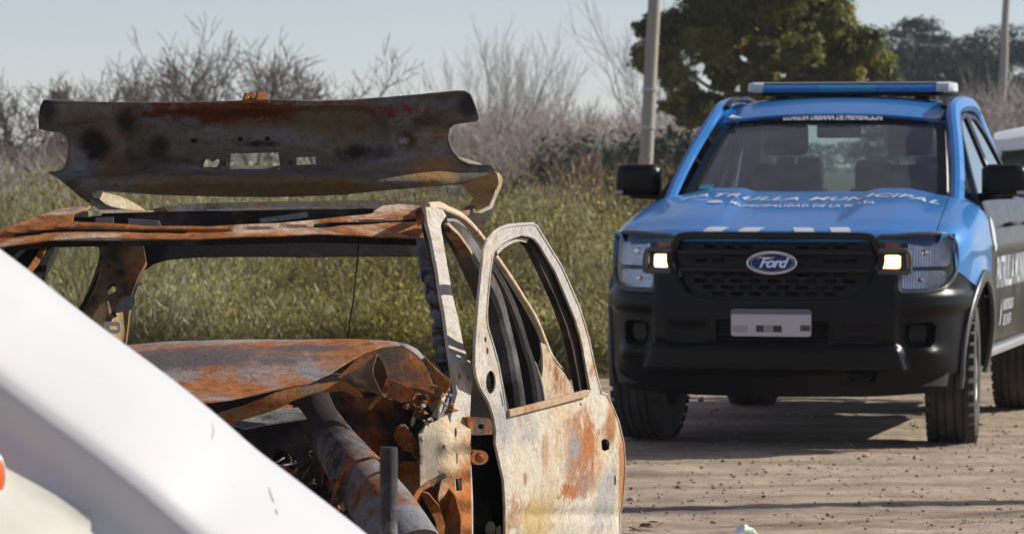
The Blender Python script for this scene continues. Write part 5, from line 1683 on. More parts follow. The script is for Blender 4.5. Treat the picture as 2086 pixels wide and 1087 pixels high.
for x, y in ((849, 1045), (842, 1056)):
    lathe('bolt', [(0, -.012), (.008, -.012), (.010, -.004), (.013, 0), (.013, .006), (0, .006)], 8, CHROME, INW, Matrix.Translation(L_(x, y, 9.71)) @ Matrix.Rotation(R(90), 4, 'Z'))
T('bent_rod', [(812, 1110, 9.66), (826, 1075, 9.66), (838, 1040, 9.67), (850, 1005, 9.72), (872, 985, 9.8), (905, 968, 9.86)], .006, .005, DRUST, INW, up=(0, -1, 0))
# crushed scraps where the wing met the pillar
SC_ = [([(826, 800), (880, 805), (905, 800), (885, 815), (860, 828), (838, 815)], 9.98, DRUST), ([(876, 845), (900, 805), (916, 785), (912, 800), (898, 835), (880, 848)], 10.02, CREAM),
       ([(838, 850), (875, 858), (874, 870), (852, 884), (840, 880), (836, 862)], 9.93, SOOTM), ([(880, 856), (905, 845), (914, 812), (916, 790), (908, 818), (898, 842)], 10.05, GREYM),
       ([(846, 828), (870, 835), (876, 838), (858, 848), (848, 862), (842, 850)], 9.95, RUSTM), ([(905, 770), (918, 772), (908, 800), (898, 806), (902, 785)], 9.99, RUSTM)]
for pl, yy, mt in SC_:
    K('torn_scrap', pl, (lambda yy: lambda a, b: yy + .05 * noise.noise(Vector((a * .05, b * .05, yy * 7))))(yy), mt, INW, step=5, wob=.008, ws_=14)

# ---------------- buckled bonnet
def hoodY(px, py):
    topy = lerp_tab([(200, 706), (250, 702), (330, 695), (450, 691), (600, 691), (760, 693), (845, 708), (870, 728)], px)
    s = (py - topy) / 120
    Y = 9.78 - .62 * max(0, s) ** .8 - .03 * math.sin(s * 6) * (1 - abs(px - 500) / 500)
    Y -= .10 * sstep(640, 860, px)
    return Y + .008 * noise.noise(Vector((px * .012, py * .03, 3)))
HB = lambda px, py: L_(px, py, hoodY(px, py))
BON = burnt('bonnet_rust', (.30, .27, .25), .60, .42, .02, 4.0, rustc=(.36, .125, .03), streak=(.8, .5, 1.2), ochre=.25, off=6.6, fine=.22,
            blobs=[(HB(430, 725), .05, (.17, .3, 1.1), (.10, .078, .075), .5, 9), (HB(340, 735), .05, (.45, .3, 1.0), (.095, .075, .072), .45, 9), (HB(640, 708), .02, (.16, .3, 1.2), (.10, .08, .075), .5, 9)])  # blobs paint the pillar and header shadow across the bonnet's upper part
BN = K('bonnet', [(180, 712), (250, 702), (330, 695), (450, 691), (600, 691), (700, 691), (760, 693), (800, 696), (830, 702), (850, 712), (865, 727), (858, 730), (845, 718), (816, 703), (779, 705), (743, 716), (706, 737), (670, 761), (626, 781), (560, 791), (470, 811), (400, 822), (300, 842), (180, 860)], hoodY, BON, step=9, thick=.003, wob=.003, sharp=60)
K('bonnet_fold', [(862, 724), (876, 738), (890, 752), (905, 765), (918, 773), (912, 790), (905, 801), (895, 790), (884, 770), (874, 750)], lambda a, b: 9.70 - (a - 862) * .002 - .03 * math.sin((b - 724) * .06), burnt('fold_rust', (.50, .36, .22), .6, .15, .08, 6, rustc=(.38, .14, .03), off=3), BN, step=5, wob=.004)
K('bonnet_underside', [(690, 770), (743, 718), (779, 706), (816, 704), (845, 719), (862, 735), (878, 770), (885, 800), (860, 790), (800, 780), (740, 795)], lambda a, b: 9.92 - (b - 704) * .001, DRUST, BN, step=9, wob=.006)
K('bonnet_frame', [(430, 852), (450, 838), (500, 822), (560, 797), (600, 788), (660, 782), (700, 777), (712, 782), (735, 798), (742, 807), (725, 806), (700, 796), (640, 800), (600, 812), (560, 833), (500, 852), (462, 868)], lambda a, b: 9.30 - .05 * math.sin((b - 777) * .03), burnt('frame_rust', (.22, .15, .09), .6, .2, .25, 6, rustc=(.34, .13, .03), off=2), BN, step=7, wob=.004)
# flared end of the bonnet stiffener
fl = []
for i in range(9):
    t = i / 8
    cx, cy = 700 + 76 * t, 775 - 10 * t
    ry = 10 + 32 * t ** 1.5; rx = 3 + 11 * t
    fl.append([L_(cx + rx * math.copysign(abs(math.cos(a)) ** 1.7, math.cos(a)) + (3 + 5 * t) * math.sin(a) * t + 2.5 * noise.noise(Vector((i * .6, k * .5, 1))), cy + ry * math.sin(a) + 4 * t * math.sin(a * 2), 9.33 + .028 * math.cos(a) * (.3 + t) - .06 * t) for k, a in enumerate([2 * math.pi * k / 16 for k in range(17)])])
grid('flared_stiffener', fl, burnt('stiffener_rust', (.13, .09, .055), .62, .2, .32, 7, rustc=(.30, .12, .03), off=5), BN, .002, sharp=60)
K('stiffener_tail', [(788, 770), (791, 785), (782, 808), (768, 822), (756, 836), (752, 832), (762, 818), (775, 804), (783, 788)], lambda a, b: 9.28 + (b - 770) * .0005, RUSTM, BN, step=4, wob=.003)
K('rust_web', [(778, 775), (790, 772), (815, 780), (842, 798), (838, 818), (820, 822), (795, 812), (780, 800)], 9.72, RUSTM, BN, holes=[circ(800, 788, 4)], step=5, wob=.006, ws_=12)
# ---------------- engine bay
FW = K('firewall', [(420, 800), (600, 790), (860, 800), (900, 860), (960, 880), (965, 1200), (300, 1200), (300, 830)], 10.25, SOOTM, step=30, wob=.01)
K('scuttle_rust', [(690, 800), (745, 810), (830, 800), (848, 830), (838, 870), (812, 905), (800, 955), (760, 965), (700, 930), (670, 860)], lambda a, b: 10.1 + .04 * noise.noise(Vector((a * .02, b * .02, 3))), DRUST, FW, step=10, wob=.008)
K('bay_scrap', [(470, 860), (520, 835), (605, 828), (622, 850), (560, 862), (500, 872)], lambda a, b: 9.75 - (b - 830) * .004, GREYM, FW, step=8, wob=.005)
K('bay_scrap', [(500, 838), (560, 815), (600, 825), (560, 842), (520, 850)], lambda a, b: 9.95 - (b - 815) * .004, RUSTM, FW, step=8, wob=.005)
TB = burnt('tube_steel', (.20, .205, .215), .36, .5, .18, 6, rustc=(.26, .10, .035), off=8, blobs=[(L_(640, 840, 9.97), .17, (1, .4, 1), (.022, .017, .014), .5, 9), (L_(690, 960, 9.75), .05, (1.4, .4, .7), (.03, .022, .018), .8, 12)])  # first blob paints the bonnet's shade onto the upper end of the tube
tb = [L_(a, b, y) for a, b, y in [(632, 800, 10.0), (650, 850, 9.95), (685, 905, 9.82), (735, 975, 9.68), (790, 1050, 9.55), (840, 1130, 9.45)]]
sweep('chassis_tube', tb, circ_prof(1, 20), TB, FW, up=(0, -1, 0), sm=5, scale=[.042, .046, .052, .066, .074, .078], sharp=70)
T('brake_pipe', [(672, 1030, 9.60), (682, 1000, 9.58), (694, 966, 9.56), (715, 945, 9.54), (745, 934, 9.53), (765, 931, 9.54), (778, 942, 9.56), (786, 965, 9.6)], .004, .004, RUSTM, FW, up=(0, -1, 0), round_=.5)
for pl, yy, mt in [([(580, 945), (600, 958), (596, 966), (578, 958)], 9.8, RUSTM), ([(600, 1000), (640, 985), (672, 1000), (660, 1040), (620, 1030)], 9.6, SOOTM), ([(520, 930), (560, 910), (600, 930), (610, 975), (560, 985)], 9.9, SOOTM), ([(640, 900), (660, 890), (700, 990), (690, 1040), (660, 1000)], 9.92, DRUST), ([(690, 1030), (700, 1020), (706, 1030), (696, 1040)], 9.62, CREAM)]:
    K('bay_debris', pl, (lambda yy: lambda a, b: yy + .08 * noise.noise(Vector((a * .04, b * .04, yy))))(yy), mt, FW, step=8, wob=.012, ws_=10)

rc = random.Random(17)
mats_ = [DRUST, SOOTM, RUSTM, BROWN, GREYM, DRUST, SOOTM]
for k in range(70):
    a = rc.uniform(520, 880); b = rc.uniform(max(850, 1.05 * a + 250), 1110)
    yy = rc.uniform(9.55, 10.05)
    s = rc.uniform(5, 22); ang = rc.uniform(0, 3.14)
    n_ = rc.randint(4, 7)
    pl = [(a + s * rc.uniform(.5, 1.3) * math.cos(ang) * math.cos(2 * math.pi * q / n_) - s * .45 * math.sin(ang) * math.sin(2 * math.pi * q / n_), b + s * rc.uniform(.5, 1.3) * math.sin(ang) * math.cos(2 * math.pi * q / n_) + s * .45 * math.cos(ang) * math.sin(2 * math.pi * q / n_)) for q in range(n_)]
    if k % 3 == 0:
        T('bay_strand', [(a, b, yy), (a + rc.uniform(-25, 25), b + rc.uniform(-18, 18), yy - .03), (a + rc.uniform(-50, 50), b + rc.uniform(-30, 40), yy + .02), (a + rc.uniform(-70, 70), b + rc.uniform(0, 70), yy)], .0022, .0022, mats_[k % 7], FW, up=(0, -1, 0), round_=.5, sm=4)
    else:
        K('bay_debris', pl, (lambda yy, k: lambda a, b: yy + .10 * noise.noise(Vector((a * .05, b * .05, k * 3.1))))(yy, k), mats_[k % 7], FW, step=5, wob=.012, ws_=16, thick=.003)
# crumpled edges and flakes round the pillar foot
for k in range(26):
    a = rc.uniform(795, 925); b = rc.uniform(775, 900)
    if a > 880 and b > 850: continue
    yy = rc.uniform(9.86, 10.0); s = rc.uniform(4, 12)
    n_ = rc.randint(4, 6)
    pl = [(a + s * rc.uniform(.5, 1.4) * math.cos(2 * math.pi * q / n_ + k), b + s * rc.uniform(.3, .8) * math.sin(2 * math.pi * q / n_ + k)) for q in range(n_)]
    K('torn_scrap', pl, (lambda yy, k: lambda a, b: yy + .06 * noise.noise(Vector((a * .07, b * .07, k * 2.3))))(yy, k), [RUSTM, DRUST, GREYM, CREAM, SOOTM][k % 5], INW, step=4, wob=.01, ws_=20, thick=.002)

# ---------------- right flank behind the door
BP = burnt('post_soot', (.13, .125, .115), .12, .45, .45, 4, off=10, ochre=.1)
T('centre_post', [(903, 456, 10.95), (925, 474, 11.05), (950, 510, 11.2), (975, 560, 11.32), (997, 610, 11.38), (1012, 670, 11.42), (1028, 750, 11.42), (1040, 860, 11.42), (1044, 1000, 11.42)], .027, .030, BP, up=(1, -.3, 0), sc=[.5, .8, 1.0, 1.05, 1.1, 1.15, 1.25, 1.4, 1.5])
K('cantrail_inner', [(903, 455), (912, 458), (935, 480), (958, 512), (962, 519), (950, 524), (942, 527), (925, 500), (908, 476)], lambda a, b: 10.92 + (b - 455) * .003, burnt('cantrail_ochre', (.50, .36, .22), .45, .05, .05, 5, rustc=(.32, .13, .04), off=1), step=5, thick=.01)
T('centre_post_edge', [(906, 448, 10.90), (930, 452, 11.1), (955, 478, 11.4), (978, 512, 11.6), (1003, 551, 11.75), (1022, 585, 11.85), (1040, 620, 11.92), (1055, 665, 11.95), (1066, 704, 11.95), (1074, 728, 11.95), (1088, 742, 11.95), (1102, 790, 11.95), (1110, 850, 11.95)], .0045, .007, GREYM, up=(1, -.3, 0), sm=4)
T('door_shut_face', [(915, 455, 10.98), (945, 478, 11.3), (972, 515, 11.5), (998, 560, 11.64), (1018, 600, 11.72), (1035, 650, 11.8), (1050, 705, 11.82), (1064, 760, 11.82), (1075, 850, 11.82), (1080, 1000, 11.82)], .016, .022, SOOTM, up=(1, -.3, 0), sm=4, sc=[.5, .8, 1, 1.2, 1.3, 1.5, 1.6, 1.8, 1.9, 1.9])
RDM = burnt('rear_quarter_ash', (.58, .47, .33), .22, .10, .03, 4, off=2.6, streak=(1, 1, .6))
K('quarter_inner', [(945, 455), (966, 478), (992, 512), (1010, 536), (1035, 575), (1063, 620), (1090, 668), (1103, 700), (1100, 730), (1090, 760), (1075, 740), (1060, 690), (1040, 630), (1010, 570), (980, 520), (950, 475)], lambda a, b: 12.0 + (b - 455) * .001, SOOTM, step=9)
T('roof_rain_channel', [(868, 421, 10.86), (890, 421, 10.95), (909, 428, 11.1), (937, 441, 11.4), (964, 466, 11.75), (989, 497, 12.0), (1006, 521, 12.1), (1033, 560, 12.22), (1061, 604, 12.3), (1088, 648, 12.36), (1106, 694, 12.38), (1120, 728, 12.36), (1140, 755, 12.33)], .008, .010, RDM, up=(1, -.3, .3), sm=5, sc=[1.2, 1.4, 1.2, 1.1, 1, 1, 1, 1, 1, 1, 1.1, 1.2, 1.3])
K('quarter_panel', [(1103, 697), (1112, 702), (1128, 735), (1150, 760), (1163, 782), (1172, 812), (1178, 900), (1180, 1180), (1060, 1180), (1068, 900), (1080, 850), (1090, 815), (1100, 785), (1106, 755), (1106, 725)], lambda a, b: 12.10 + (a - 1080) * .0025, RDM, step=8, thick=.006, wob=.003)

# ---------------- open front door
def doorY(px, py):
    x = px
    Y = 10.18 + (x - 975) / 295 * 1.02
    if py > 800: Y -= .035 * math.sin(min(1, (py - 800) / 300) * math.pi)
    # rolled leading and trailing edges
    e = lerp_tab([(788, 975), (845, 1004), (900, 1008), (980, 1025), (1090, 1028), (1200, 1028)], py)
    if py > 780: Y += .018 * (1 - sstep(0, 18, x - e))
    e2 = lerp_tab([(800, 1232), (860, 1259), (938, 1272), (1000, 1269), (1090, 1262), (1200, 1262)], py)
    if py > 795: Y += .03 * (1 - sstep(0, 14, e2 - x))
    # swage and dents
    Y += .02 * math.exp(-((py - 1048) / 12) ** 2) * sstep(1040, 1080, x)
    Y += .010 * noise.noise(Vector((px * .02, py * .012, 4))) * sstep(820, 850, py)
    # dish around the handle
    Y += .04 * math.exp(-((px - 1234) / 16) ** 2 - ((py - 905) / 26) ** 2)
    return Y
DB = lambda a, b: L_(a, b, doorY(a, b))
DM = burnt('door_ash', (.58, .535, .44), .13, .17, .0, 3.6, streak=(1, .5, .55), ochre=.30, off=4.4, rustc=(.38, .16, .055), fine=.05,
           blobs=[(DB(1085, 600), .30, (1, .6, .62), (.44, .425, .40), .6, 9), (DB(1150, 870), .10, (1, .4, .8), (.50, .40, .27), .9, 12), (DB(1130, 1010), .09, (1.2, .4, .6), (.52, .44, .32), 1.0, 10), (DB(1215, 930), .06, (1.6, .5, .5), (.48, .35, .22), 1.0, 14), (DB(1060, 930), .07, (1.8, .5, .5), (.53, .46, .34), 1.0, 13), (DB(1230, 1020), .06, (1.2, .4, .6), (.36, .35, .33), .9, 12),
                  (DB(1180, 905), .105, (1.5, .42, 1.0), (.34, .20, .12), .9, 11), (DB(1195, 905), .075, (1.6, .45, .9), (.36, .135, .04), 1.2, 18), (DB(1168, 915), .042, (1.4, .4, .9), (.27, .265, .28), 1.0, 15),
                  (DB(1185, 985), .060, (1.0, .33, 1.7), (.30, .19, .14), .9, 13), (DB(1165, 998), .045, (1.1, .33, 1.4), (.36, .13, .04), 1.3, 20), (DB(1245, 860), .050, (1.6, .6, .75), (.34, .17, .07), .55, 14),
                  (DB(1267, 960), .10, (5, 1.2, .6), (.36, .16, .06), .2, 8), (DB(1110, 920), .032, (2.0, .6, .55), (.42, .28, .18), .35, 10), (DB(1090, 1060), .09, (1.2, .4, .9), (.46, .34, .16), .5, 7),
                  (DB(1070, 870), .055, (1, .35, 1.0), (.40, .37, .33), .4, 7), (DB(1030, 850), .05, (1.4, .35, .5), (.33, .33, .33), .4, 8), (DB(1070, 975), .014, (1.6, .5, .6), (.33, .18, .10), .3, 12)])
dout = [(1030, 1190), (1028, 1087), (1028, 1034), (1025, 978), (1016, 938), (1008, 901), (1009, 876), (1004, 845), (994, 817), (977, 788), (969, 765), (966, 741), (967, 700), (970, 660), (974, 609), (978, 570), (981, 538), (984, 512), (992, 489), (1006, 473), (1019, 465), (1033, 460), (1060, 457), (1086, 456), (1092, 461), (1097, 469), (1124, 513), (1140, 538), (1152, 563), (1177, 621), (1190, 660), (1199, 693), (1207, 732), (1216, 770), (1223, 800),
        (1234, 803), (1245, 825), (1259, 859), (1269, 901), (1272, 938), (1271, 970), (1269, 1000), (1265, 1034), (1261, 1046), (1262, 1087), (1258, 1190)]
dwin = [(1034, 838), (1029, 833), (1024, 795), (1014, 740), (1003, 700), (992, 664), (990, 640), (992, 612), (997, 555), (1001, 526), (1007, 508), (1022, 494), (1044, 483), (1061, 478), (1077, 480), (1088, 486), (1097, 497), (1113, 524), (1130, 552), (1152, 604), (1171, 650), (1183, 692), (1192, 740), (1201, 796)]
DR = K('open_front_door', dout, doorY, DM, holes=[dwin, circ(1000, 778, 10, 24), [(1018, 796), (1021, 800), (1026, 828), (1023, 826)], circ(989, 691, 2.5, 6), circ(993, 714, 2.5, 7), [(1225, 897), (1230, 893), (1238, 894), (1242, 902), (1241, 914), (1232, 918), (1226, 915)], circ(1253, 977, 2.2, 11), circ(1183, 823, 1.8, 3)], step=7, thick=.004, sharp=55)
sweep('window_hem', [L_(a, b, doorY(a, b) + .003) for a, b in dwin], circ_prof(.004, 6), DM, DR, up=(0, -1, 0), closed=True)
sweep('door_hem', [L_(a, b, doorY(a, b) + .004) for a, b in dout], circ_prof(.0045, 6), DM, DR, up=(0, -1, 0), closed=True)
# inner window frame, black reveal
win2 = [(1040, 842), (1030, 800), (1012, 720), (996, 664), (996, 612), (1002, 555), (1010, 524), (1024, 506), (1046, 495), (1061, 491), (1071, 493), (1080, 502), (1092, 523), (1108, 556), (1132, 608), (1152, 660), (1166, 710), (1176, 760), (1183, 802)]
fro2 = [(1032, 850), (1020, 800), (1004, 730), (984, 660), (984, 600), (990, 540), (998, 508), (1018, 486), (1044, 474), (1066, 470), (1086, 474), (1100, 488), (1120, 524), (1148, 586), (1176, 650), (1192, 705), (1202, 760), (1209, 806)]
K('door_reveal', fro2, lambda a, b: doorY(a, b) + .045, SOOTM, DR, holes=[win2], step=9, thick=.018)
K('door_reveal_lip', [(1022, 496), (1044, 487), (1061, 484), (1078, 486), (1072, 494), (1061, 491), (1046, 494), (1028, 504), (1014, 518), (1012, 512)], lambda a, b: doorY(a, b) + .03, CREAM, DR, step=5, thick=.004)
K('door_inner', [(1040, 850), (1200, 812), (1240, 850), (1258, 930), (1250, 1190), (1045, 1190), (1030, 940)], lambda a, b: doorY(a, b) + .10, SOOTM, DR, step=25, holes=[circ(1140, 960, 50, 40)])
T('belt_strip', [(1034, 842, doorY(1034, 830) - .012), (1090, 828, doorY(1090, 830) - .012), (1150, 812, doorY(1150, 830) - .012), (1194, 800, doorY(1194, 830) - .012)], .007, .009, burnt('belt_tan', (.48, .34, .22), .3, .05, .05, 6, off=2), DR, up=(0, 0, 1))
for y0, mt in ((868, DRUST), (931, RUSTM)):
    HNG = K('door_hinge', [(953, y0 - 18), (966, y0 - 20), (998, y0 - 16), (1004, y0 - 4), (1003, y0 + 16), (968, y0 + 18), (954, y0 + 14)] if y0 == 868 else circ(977, y0, 18, 15, 16) + [(954, y0 + 16), (953, y0 - 16)][:0], lambda a, b: 10.13 + (a - 955) * .0012, mt, DR, holes=[circ(980, y0, 6)] if y0 == 868 else (), step=5, thick=.022)
    if y0 != 868:
        lathe('hinge_bolt', [(0, -.014), (.007, -.014), (.008, -.004), (.013, 0), (0, .004)], 8, RUSTM, HNG, Matrix.Translation(L_(977, y0, 10.13)) @ Matrix.Rotation(R(90), 4, 'Z'))
# dark shut face between post and door
K('shut_face', [(961, 860), (1012, 870), (1030, 960), (1034, 1190), (962, 1190), (962, 1000)], lambda a, b: 10.42 + (a - 960) * .002, burnt('shut_soot', (.07, .065, .06), .15, .2, .75, 6, off=3), step=12, wob=.004, holes=[circ(1000, 1075, 12, 16)])
K('sill_scrap', [(1010, 1075), (1020, 1068), (1024, 1180), (1008, 1180)], 10.36, BROWN, step=9)

# ---------------- far flank seen through the windscreen
LB_ = burnt('far_post', (.22, .16, .085), .30, .12, .42, 6, off=11, ochre=.35)
K('far_rear_post', [(190, 486), (290, 488), (298, 530), (284, 556), (270, 592), (262, 640), (255, 700), (258, 760), (120, 760), (150, 650), (168, 615), (186, 575), (199, 535), (203, 515), (200, 500)], lambda a, b: 12.15 - (b - 486) * .0006, LB_, step=8, thick=.03, wob=.004, holes=[[(217, 585), (230, 573), (238, 578), (236, 592), (222, 600)], circ(205, 525, 3, 4), circ(222, 540, 3, 3)])
K('far_post_trim', [(160, 628), (178, 600), (196, 560), (206, 545), (196, 580), (178, 618), (165, 640)], lambda a, b: 12.05, SOOTM, step=6, thick=.02)
K('far_post_plate', [(180, 655), (205, 620), (222, 612), (228, 640), (250, 636), (256, 700), (180, 720)], lambda a, b: 11.98 + .03 * math.sin(a * .08), burnt('ochre_plate', (.45, .33, .16), .25, .05, .1, 5, off=3, ochre=.5), step=6, thick=.006, wob=.005)
K('belt_anchor', [(243, 612), (254, 603), (274, 603), (276, 614), (270, 630), (258, 632), (250, 636), (238, 632)], lambda a, b: 11.95, GREYM, step=5, thick=.01)
T('belt_stalk', [(272, 605, 11.94), (277, 590, 11.94), (280, 580, 11.93), (290, 577, 11.93)], .003, .003, BROWN, up=(0, -1, 0))
SLV = plain('bright_alloy', (.52, .54, .57), .35, .8)
K('belt_buckle', [(211, 657), (216, 654), (243, 656), (245, 662), (244, 676), (238, 679), (214, 678), (211, 672)], lambda a, b: 11.90, SLV, holes=[[(217, 665), (222, 663), (238, 664), (240, 668), (238, 671), (218, 671)]], step=4, thick=.008)
T('buckle_strap', [(220, 655, 11.92), (226, 644, 11.93), (234, 640, 11.95)], .008, .004, SOOTM, up=(0, -1, 0))
FB = K('far_centre_post', [(-60, 498), (20, 490), (118, 490), (106, 520), (92, 548), (76, 572), (40, 640), (-80, 640)], lambda a, b: 11.35 - (b - 490) * .002, SOOTM, step=12, thick=.03, wob=.004)
T('post_rust_strip', [(92, 494, 11.30), (84, 515, 11.27), (70, 538, 11.22), (54, 558, 11.18)], .009, .004, RUSTM, FB, up=(0, -1, 0))
T('post_belt', [(60, 497, 11.28), (40, 515, 11.24), (10, 545, 11.2)], .006, .003, GREYM, FB, up=(0, -1, 0))
T('far_roof_rail', [(-60, 496, 10.9), (60, 489, 11.3), (180, 484, 11.9), (280, 480, 12.3)], .05, .022, SOOTM, up=(0, 0, 1))
# hanging wire
T('hanging_wire', [(731, 488, 11.05), (729, 520, 11.05), (725, 560, 11.06), (720, 610, 11.05), (713, 650, 11.06), (710, 694, 11.05)], .0018, .0018, SOOTM, up=(0, -1, 0), round_=.5, sm=4)

# ---------------- lower shell, floor and bare wheels down to the ground
bx = lambda n, c, s, m, b=.02: box(n, Vector(c) - WO, s, m, WR, b)
bx('floor_pan', (-.78, 11.3, .30), (1.40, 3.2, .06), SOOTM)
bx('sill_panel', (-.03, 11.3, .34), (.10, 2.3, .18), BROWN, .03)
bx('sill_panel', (-1.52, 11.3, .34), (.10, 2.3, .18), BROWN, .03)
K('lower_quarter', [(1060, 900), (1180, 900), (1185, 1185), (1060, 1185)], lambda a, b: 12.25 + (a - 1060) * .001, RDM, step=30, thick=.01)
def wsheet(n, outline, f, m, step=.08): return sheet(n, outline, lambda a, b: f(a, b) - WO, m, WR, step=step, thick=.006, away=(1, 0, 0))
wsheet('far_flank', [(10.3, .30), (12.9, .30), (12.95, .90), (12.2, .95), (10.3, .92)], lambda a, b: Vector((-1.60 + .03 * math.sin(b * 4) + (a - 10) * .03, a, b)), BROWN)
wsheet('near_flank', [(11.35, .30), (12.9, .30), (12.9, .70), (11.9, .72), (11.35, .72)], lambda a, b: Vector((.07 + .02 * math.sin(b * 4) + (a - 11.3) * .07, a, b)), RDM)
sheet('rear_valance', [(-1.5, .35), (.1, .35), (.1, .82), (-1.5, .82)], lambda a, b: Vector((a, 12.95 + .04 * math.sin(b * 5), b)) - WO, BROWN, WR, step=.1, thick=.006)
sheet('front_crossmember', [(-1.5, .40), (-.15, .40), (-.15, .58), (-1.5, .58)], lambda a, b: Vector((a, 8.95 + .06 * math.sin(a * 3), b)) - WO, RUSTM, WR, step=.08, thick=.01)
for s, xx in ((1, -.13), (-1, -1.46)):
    box('chassis_leg', Vector((xx, 9.5, .44)) - WO, (.09, 1.2, .12), DRUST, WR, .015)
    for yy in (9.35, 12.15):
        M = Matrix.Translation(Vector((xx + s * .06, yy, .225)) - WO) @ (Matrix.Rotation(math.pi, 4, 'Z') if s < 0 else Matrix.Identity(4))
        lathe('bare_rim', [(.225, -.09), (.228, -.082), (.20, -.07), (.185, 0), (.20, .06), (.228, .075), (.225, .083), (.20, .068), (.17, .04), (.08, .03), (.06, .05), (0, .05)], 32, DRUST, WR, M)

# ================================================================== white vehicle wing in the foreground
WH = Mat('white_paint')
_c = WH.mix((.53, .53, .52), (.58, .58, .57), WH.noise(5, 6, .65))
_c = WH.mix(_c, (.42, .38, .32), WH.math('MULTIPLY', WH.mask(WH.noise(26, 5, .7), .64, .74), .35))
WH.set(_c, .38); WH.b.inputs['Coat Weight'].default_value = .25; WH.b.inputs['Coat Roughness'].default_value = .25
VY = 5.6
ed = catmull([W(a, b + 15, VY) for a, b in [(-420, 250), (-200, 372), (0, 512), (162, 638), (324, 757), (432, 843), (513, 913), (600, 979), (740, 1087), (860, 1190), (960, 1300)]], 5)
VO = Vector((W(200, 700, VY).x - .25, VY + .35, 0))
VAN = thing('white_vehicle', 'white painted front wing of a vehicle blurred in the left foreground', 'vehicle', VO)
# cross-profile: (distance below the edge, depth towards the camera)
prof = [(.42, .62), (.20, .50), (.07, .36), (.018, .22), (.0, .12), (.004, .05), (.016, 0.0), (.038, -.052), (.070, -.112), (.094, -.150), (.108, -.163), (.120, -.168), (.136, -.168), (.150, -.167), (.163, -.169), (.176, -.176), (.20, -.195), (.25, -.275), (.33, -.38), (.43, -.48), (.55, -.56), (.75, -.62)]
prof = [(p.x, p.y) for p in catmull([(a, b, 0) for a, b in prof], 3)]
rows = []
for i, p in enumerate(ed):
    t = (ed[min(i + 1, len(ed) - 1)] - ed[max(i - 1, 0)]).normalized()
    n2 = Vector((-t.z * -1, 0, t.x * -1)); n2 = Vector((t.z, 0, -t.x)).normalized()
    if n2.z > 0: n2 = -n2
    rows.append([p + n2 * d + Vector((0, y, 0)) - VO for d, y in prof])
WING = grid('wing', rows, WH.m, VAN, .004, away=(0, 1, -.3), sharp=60)
# orange side lamp
from mathutils.bvhtree import BVHTree
_nr = len(rows[0])
_bv = BVHTree.FromPolygons([q + VO for r in rows for q in r], [(i * _nr + j, i * _nr + j + 1, (i + 1) * _nr + j + 1, (i + 1) * _nr + j) for i in range(len(rows) - 1) for j in range(_nr - 1)])
def on_wing(px, py, lift=.002):
    """point of the wing's outer skin near pixel (px,py)"""
    o = Vector((0, 0, CAM_H)); dr = (W(px, py, 5) - o).normalized()
    h = _bv.ray_cast(o, dr)
    return (h[0] - dr * lift) if h[0] is not None else W(px, py, VY - .2)
c = on_wing(-34, 968)
bm = bmesh.new()
bmesh.ops.create_uvsphere(bm, u_segments=20, v_segments=12, radius=1)
for v in bm.verts: v.co = Vector((v.co.x * .027, v.co.y * .014, v.co.z * .036))
bm.transform(Matrix.Translation(c - VO + Vector((0, -.004, 0))))
ORL = plain('orange_lens', (.75, .13, .015), .2)
SL = obj('side_lamp', bm, ORL, VAN)
sweep('lamp_gasket', [c - VO + Vector((.028 * math.cos(a), -.002, .037 * math.sin(a))) for a in [2 * math.pi * i / 24 for i in range(24)]], circ_prof(.002, 6), WH.m, SL, up=(0, -1, 0), closed=True)
# grubby panel under the crease
rws = []
for k in range(9):
    f = k / 8
    r_ = []
    for i in range(12):
        g = i / 11
        x0, y0 = -200 + 386 * g, 838 + 208 * g
        x1, y1 = -205 + 386 * g, 1130 + 60 * g
        r_.append(on_wing(x0 + (x1 - x0) * f, y0 + (y1 - y0) * f, .005) - VO)
    rws.append(r_)
grid('grubby_panel', rws, plain('grubby_white', (.50, .485, .42), .55, var=.25, vs=14), VAN, .003, away=(0, 1, 0))
SCF = plain('scuff', (.30, .28, .25), .7)
for pts_ in ([(433, 862), (435, 876), (432, 893)], [(548, 993), (552, 1008), (558, 1022)], [(562, 1036), (565, 1046)]):
    sweep('scratch', [on_wing(a, b, .001) - VO for a, b in pts_], circ_prof(.0007, 5), SCF, VAN, up=(0, -1, 0))
# the rest of the vehicle below and left of the picture
sheet('lower_wing', [(-1.9, .35), (-.05, .35), (.05, .55), (-.55, .86), (-1.9, .95)], lambda a, b: Vector((a, VY - .62 - .03 * math.sin(b * 3), b)) - VO, WH.m, VAN, step=.12, thick=.004)
for yy in (5.05,):
    M = Matrix.Translation(Vector((-.95, yy + .12, .335)) - VO) @ Matrix.Rotation(R(-90), 4, 'Z')
    wheel('wheel', VAN, M @ Matrix.Scale(.87, 4))

# ---- dark steel post between the wing and the wreck
PST = burnt('post_steel', (.05, .052, .056), .12, .5, .3, 9, off=1, ochre=.05, rough=.5)
pp = W(792, 910, 7.6)
PO = thing('steel_post', 'dark steel post sticking up before the engine bay', 'post', (W(789, 1087, 7.6).x, 7.6, 0))
sweep('shaft', [Vector((-.004, 0, -.05)), Vector((0, 0, .5)), Vector((pp.x - PO.location.x, 0, pp.z - .012)), Vector((pp.x - PO.location.x, 0, pp.z))], circ_prof(.0165, 18), PST, PO, up=(0, 1, 0), scale=[1, 1, 1, .93])
lathe('foot_plate', [(0, 0), (.07, 0), (.07, .01), (.02, .012), (.017, .04)], 20, PST, PO, Matrix.Translation((0, 0, .0)) @ Matrix.Rotation(R(-90), 4, 'Y'))

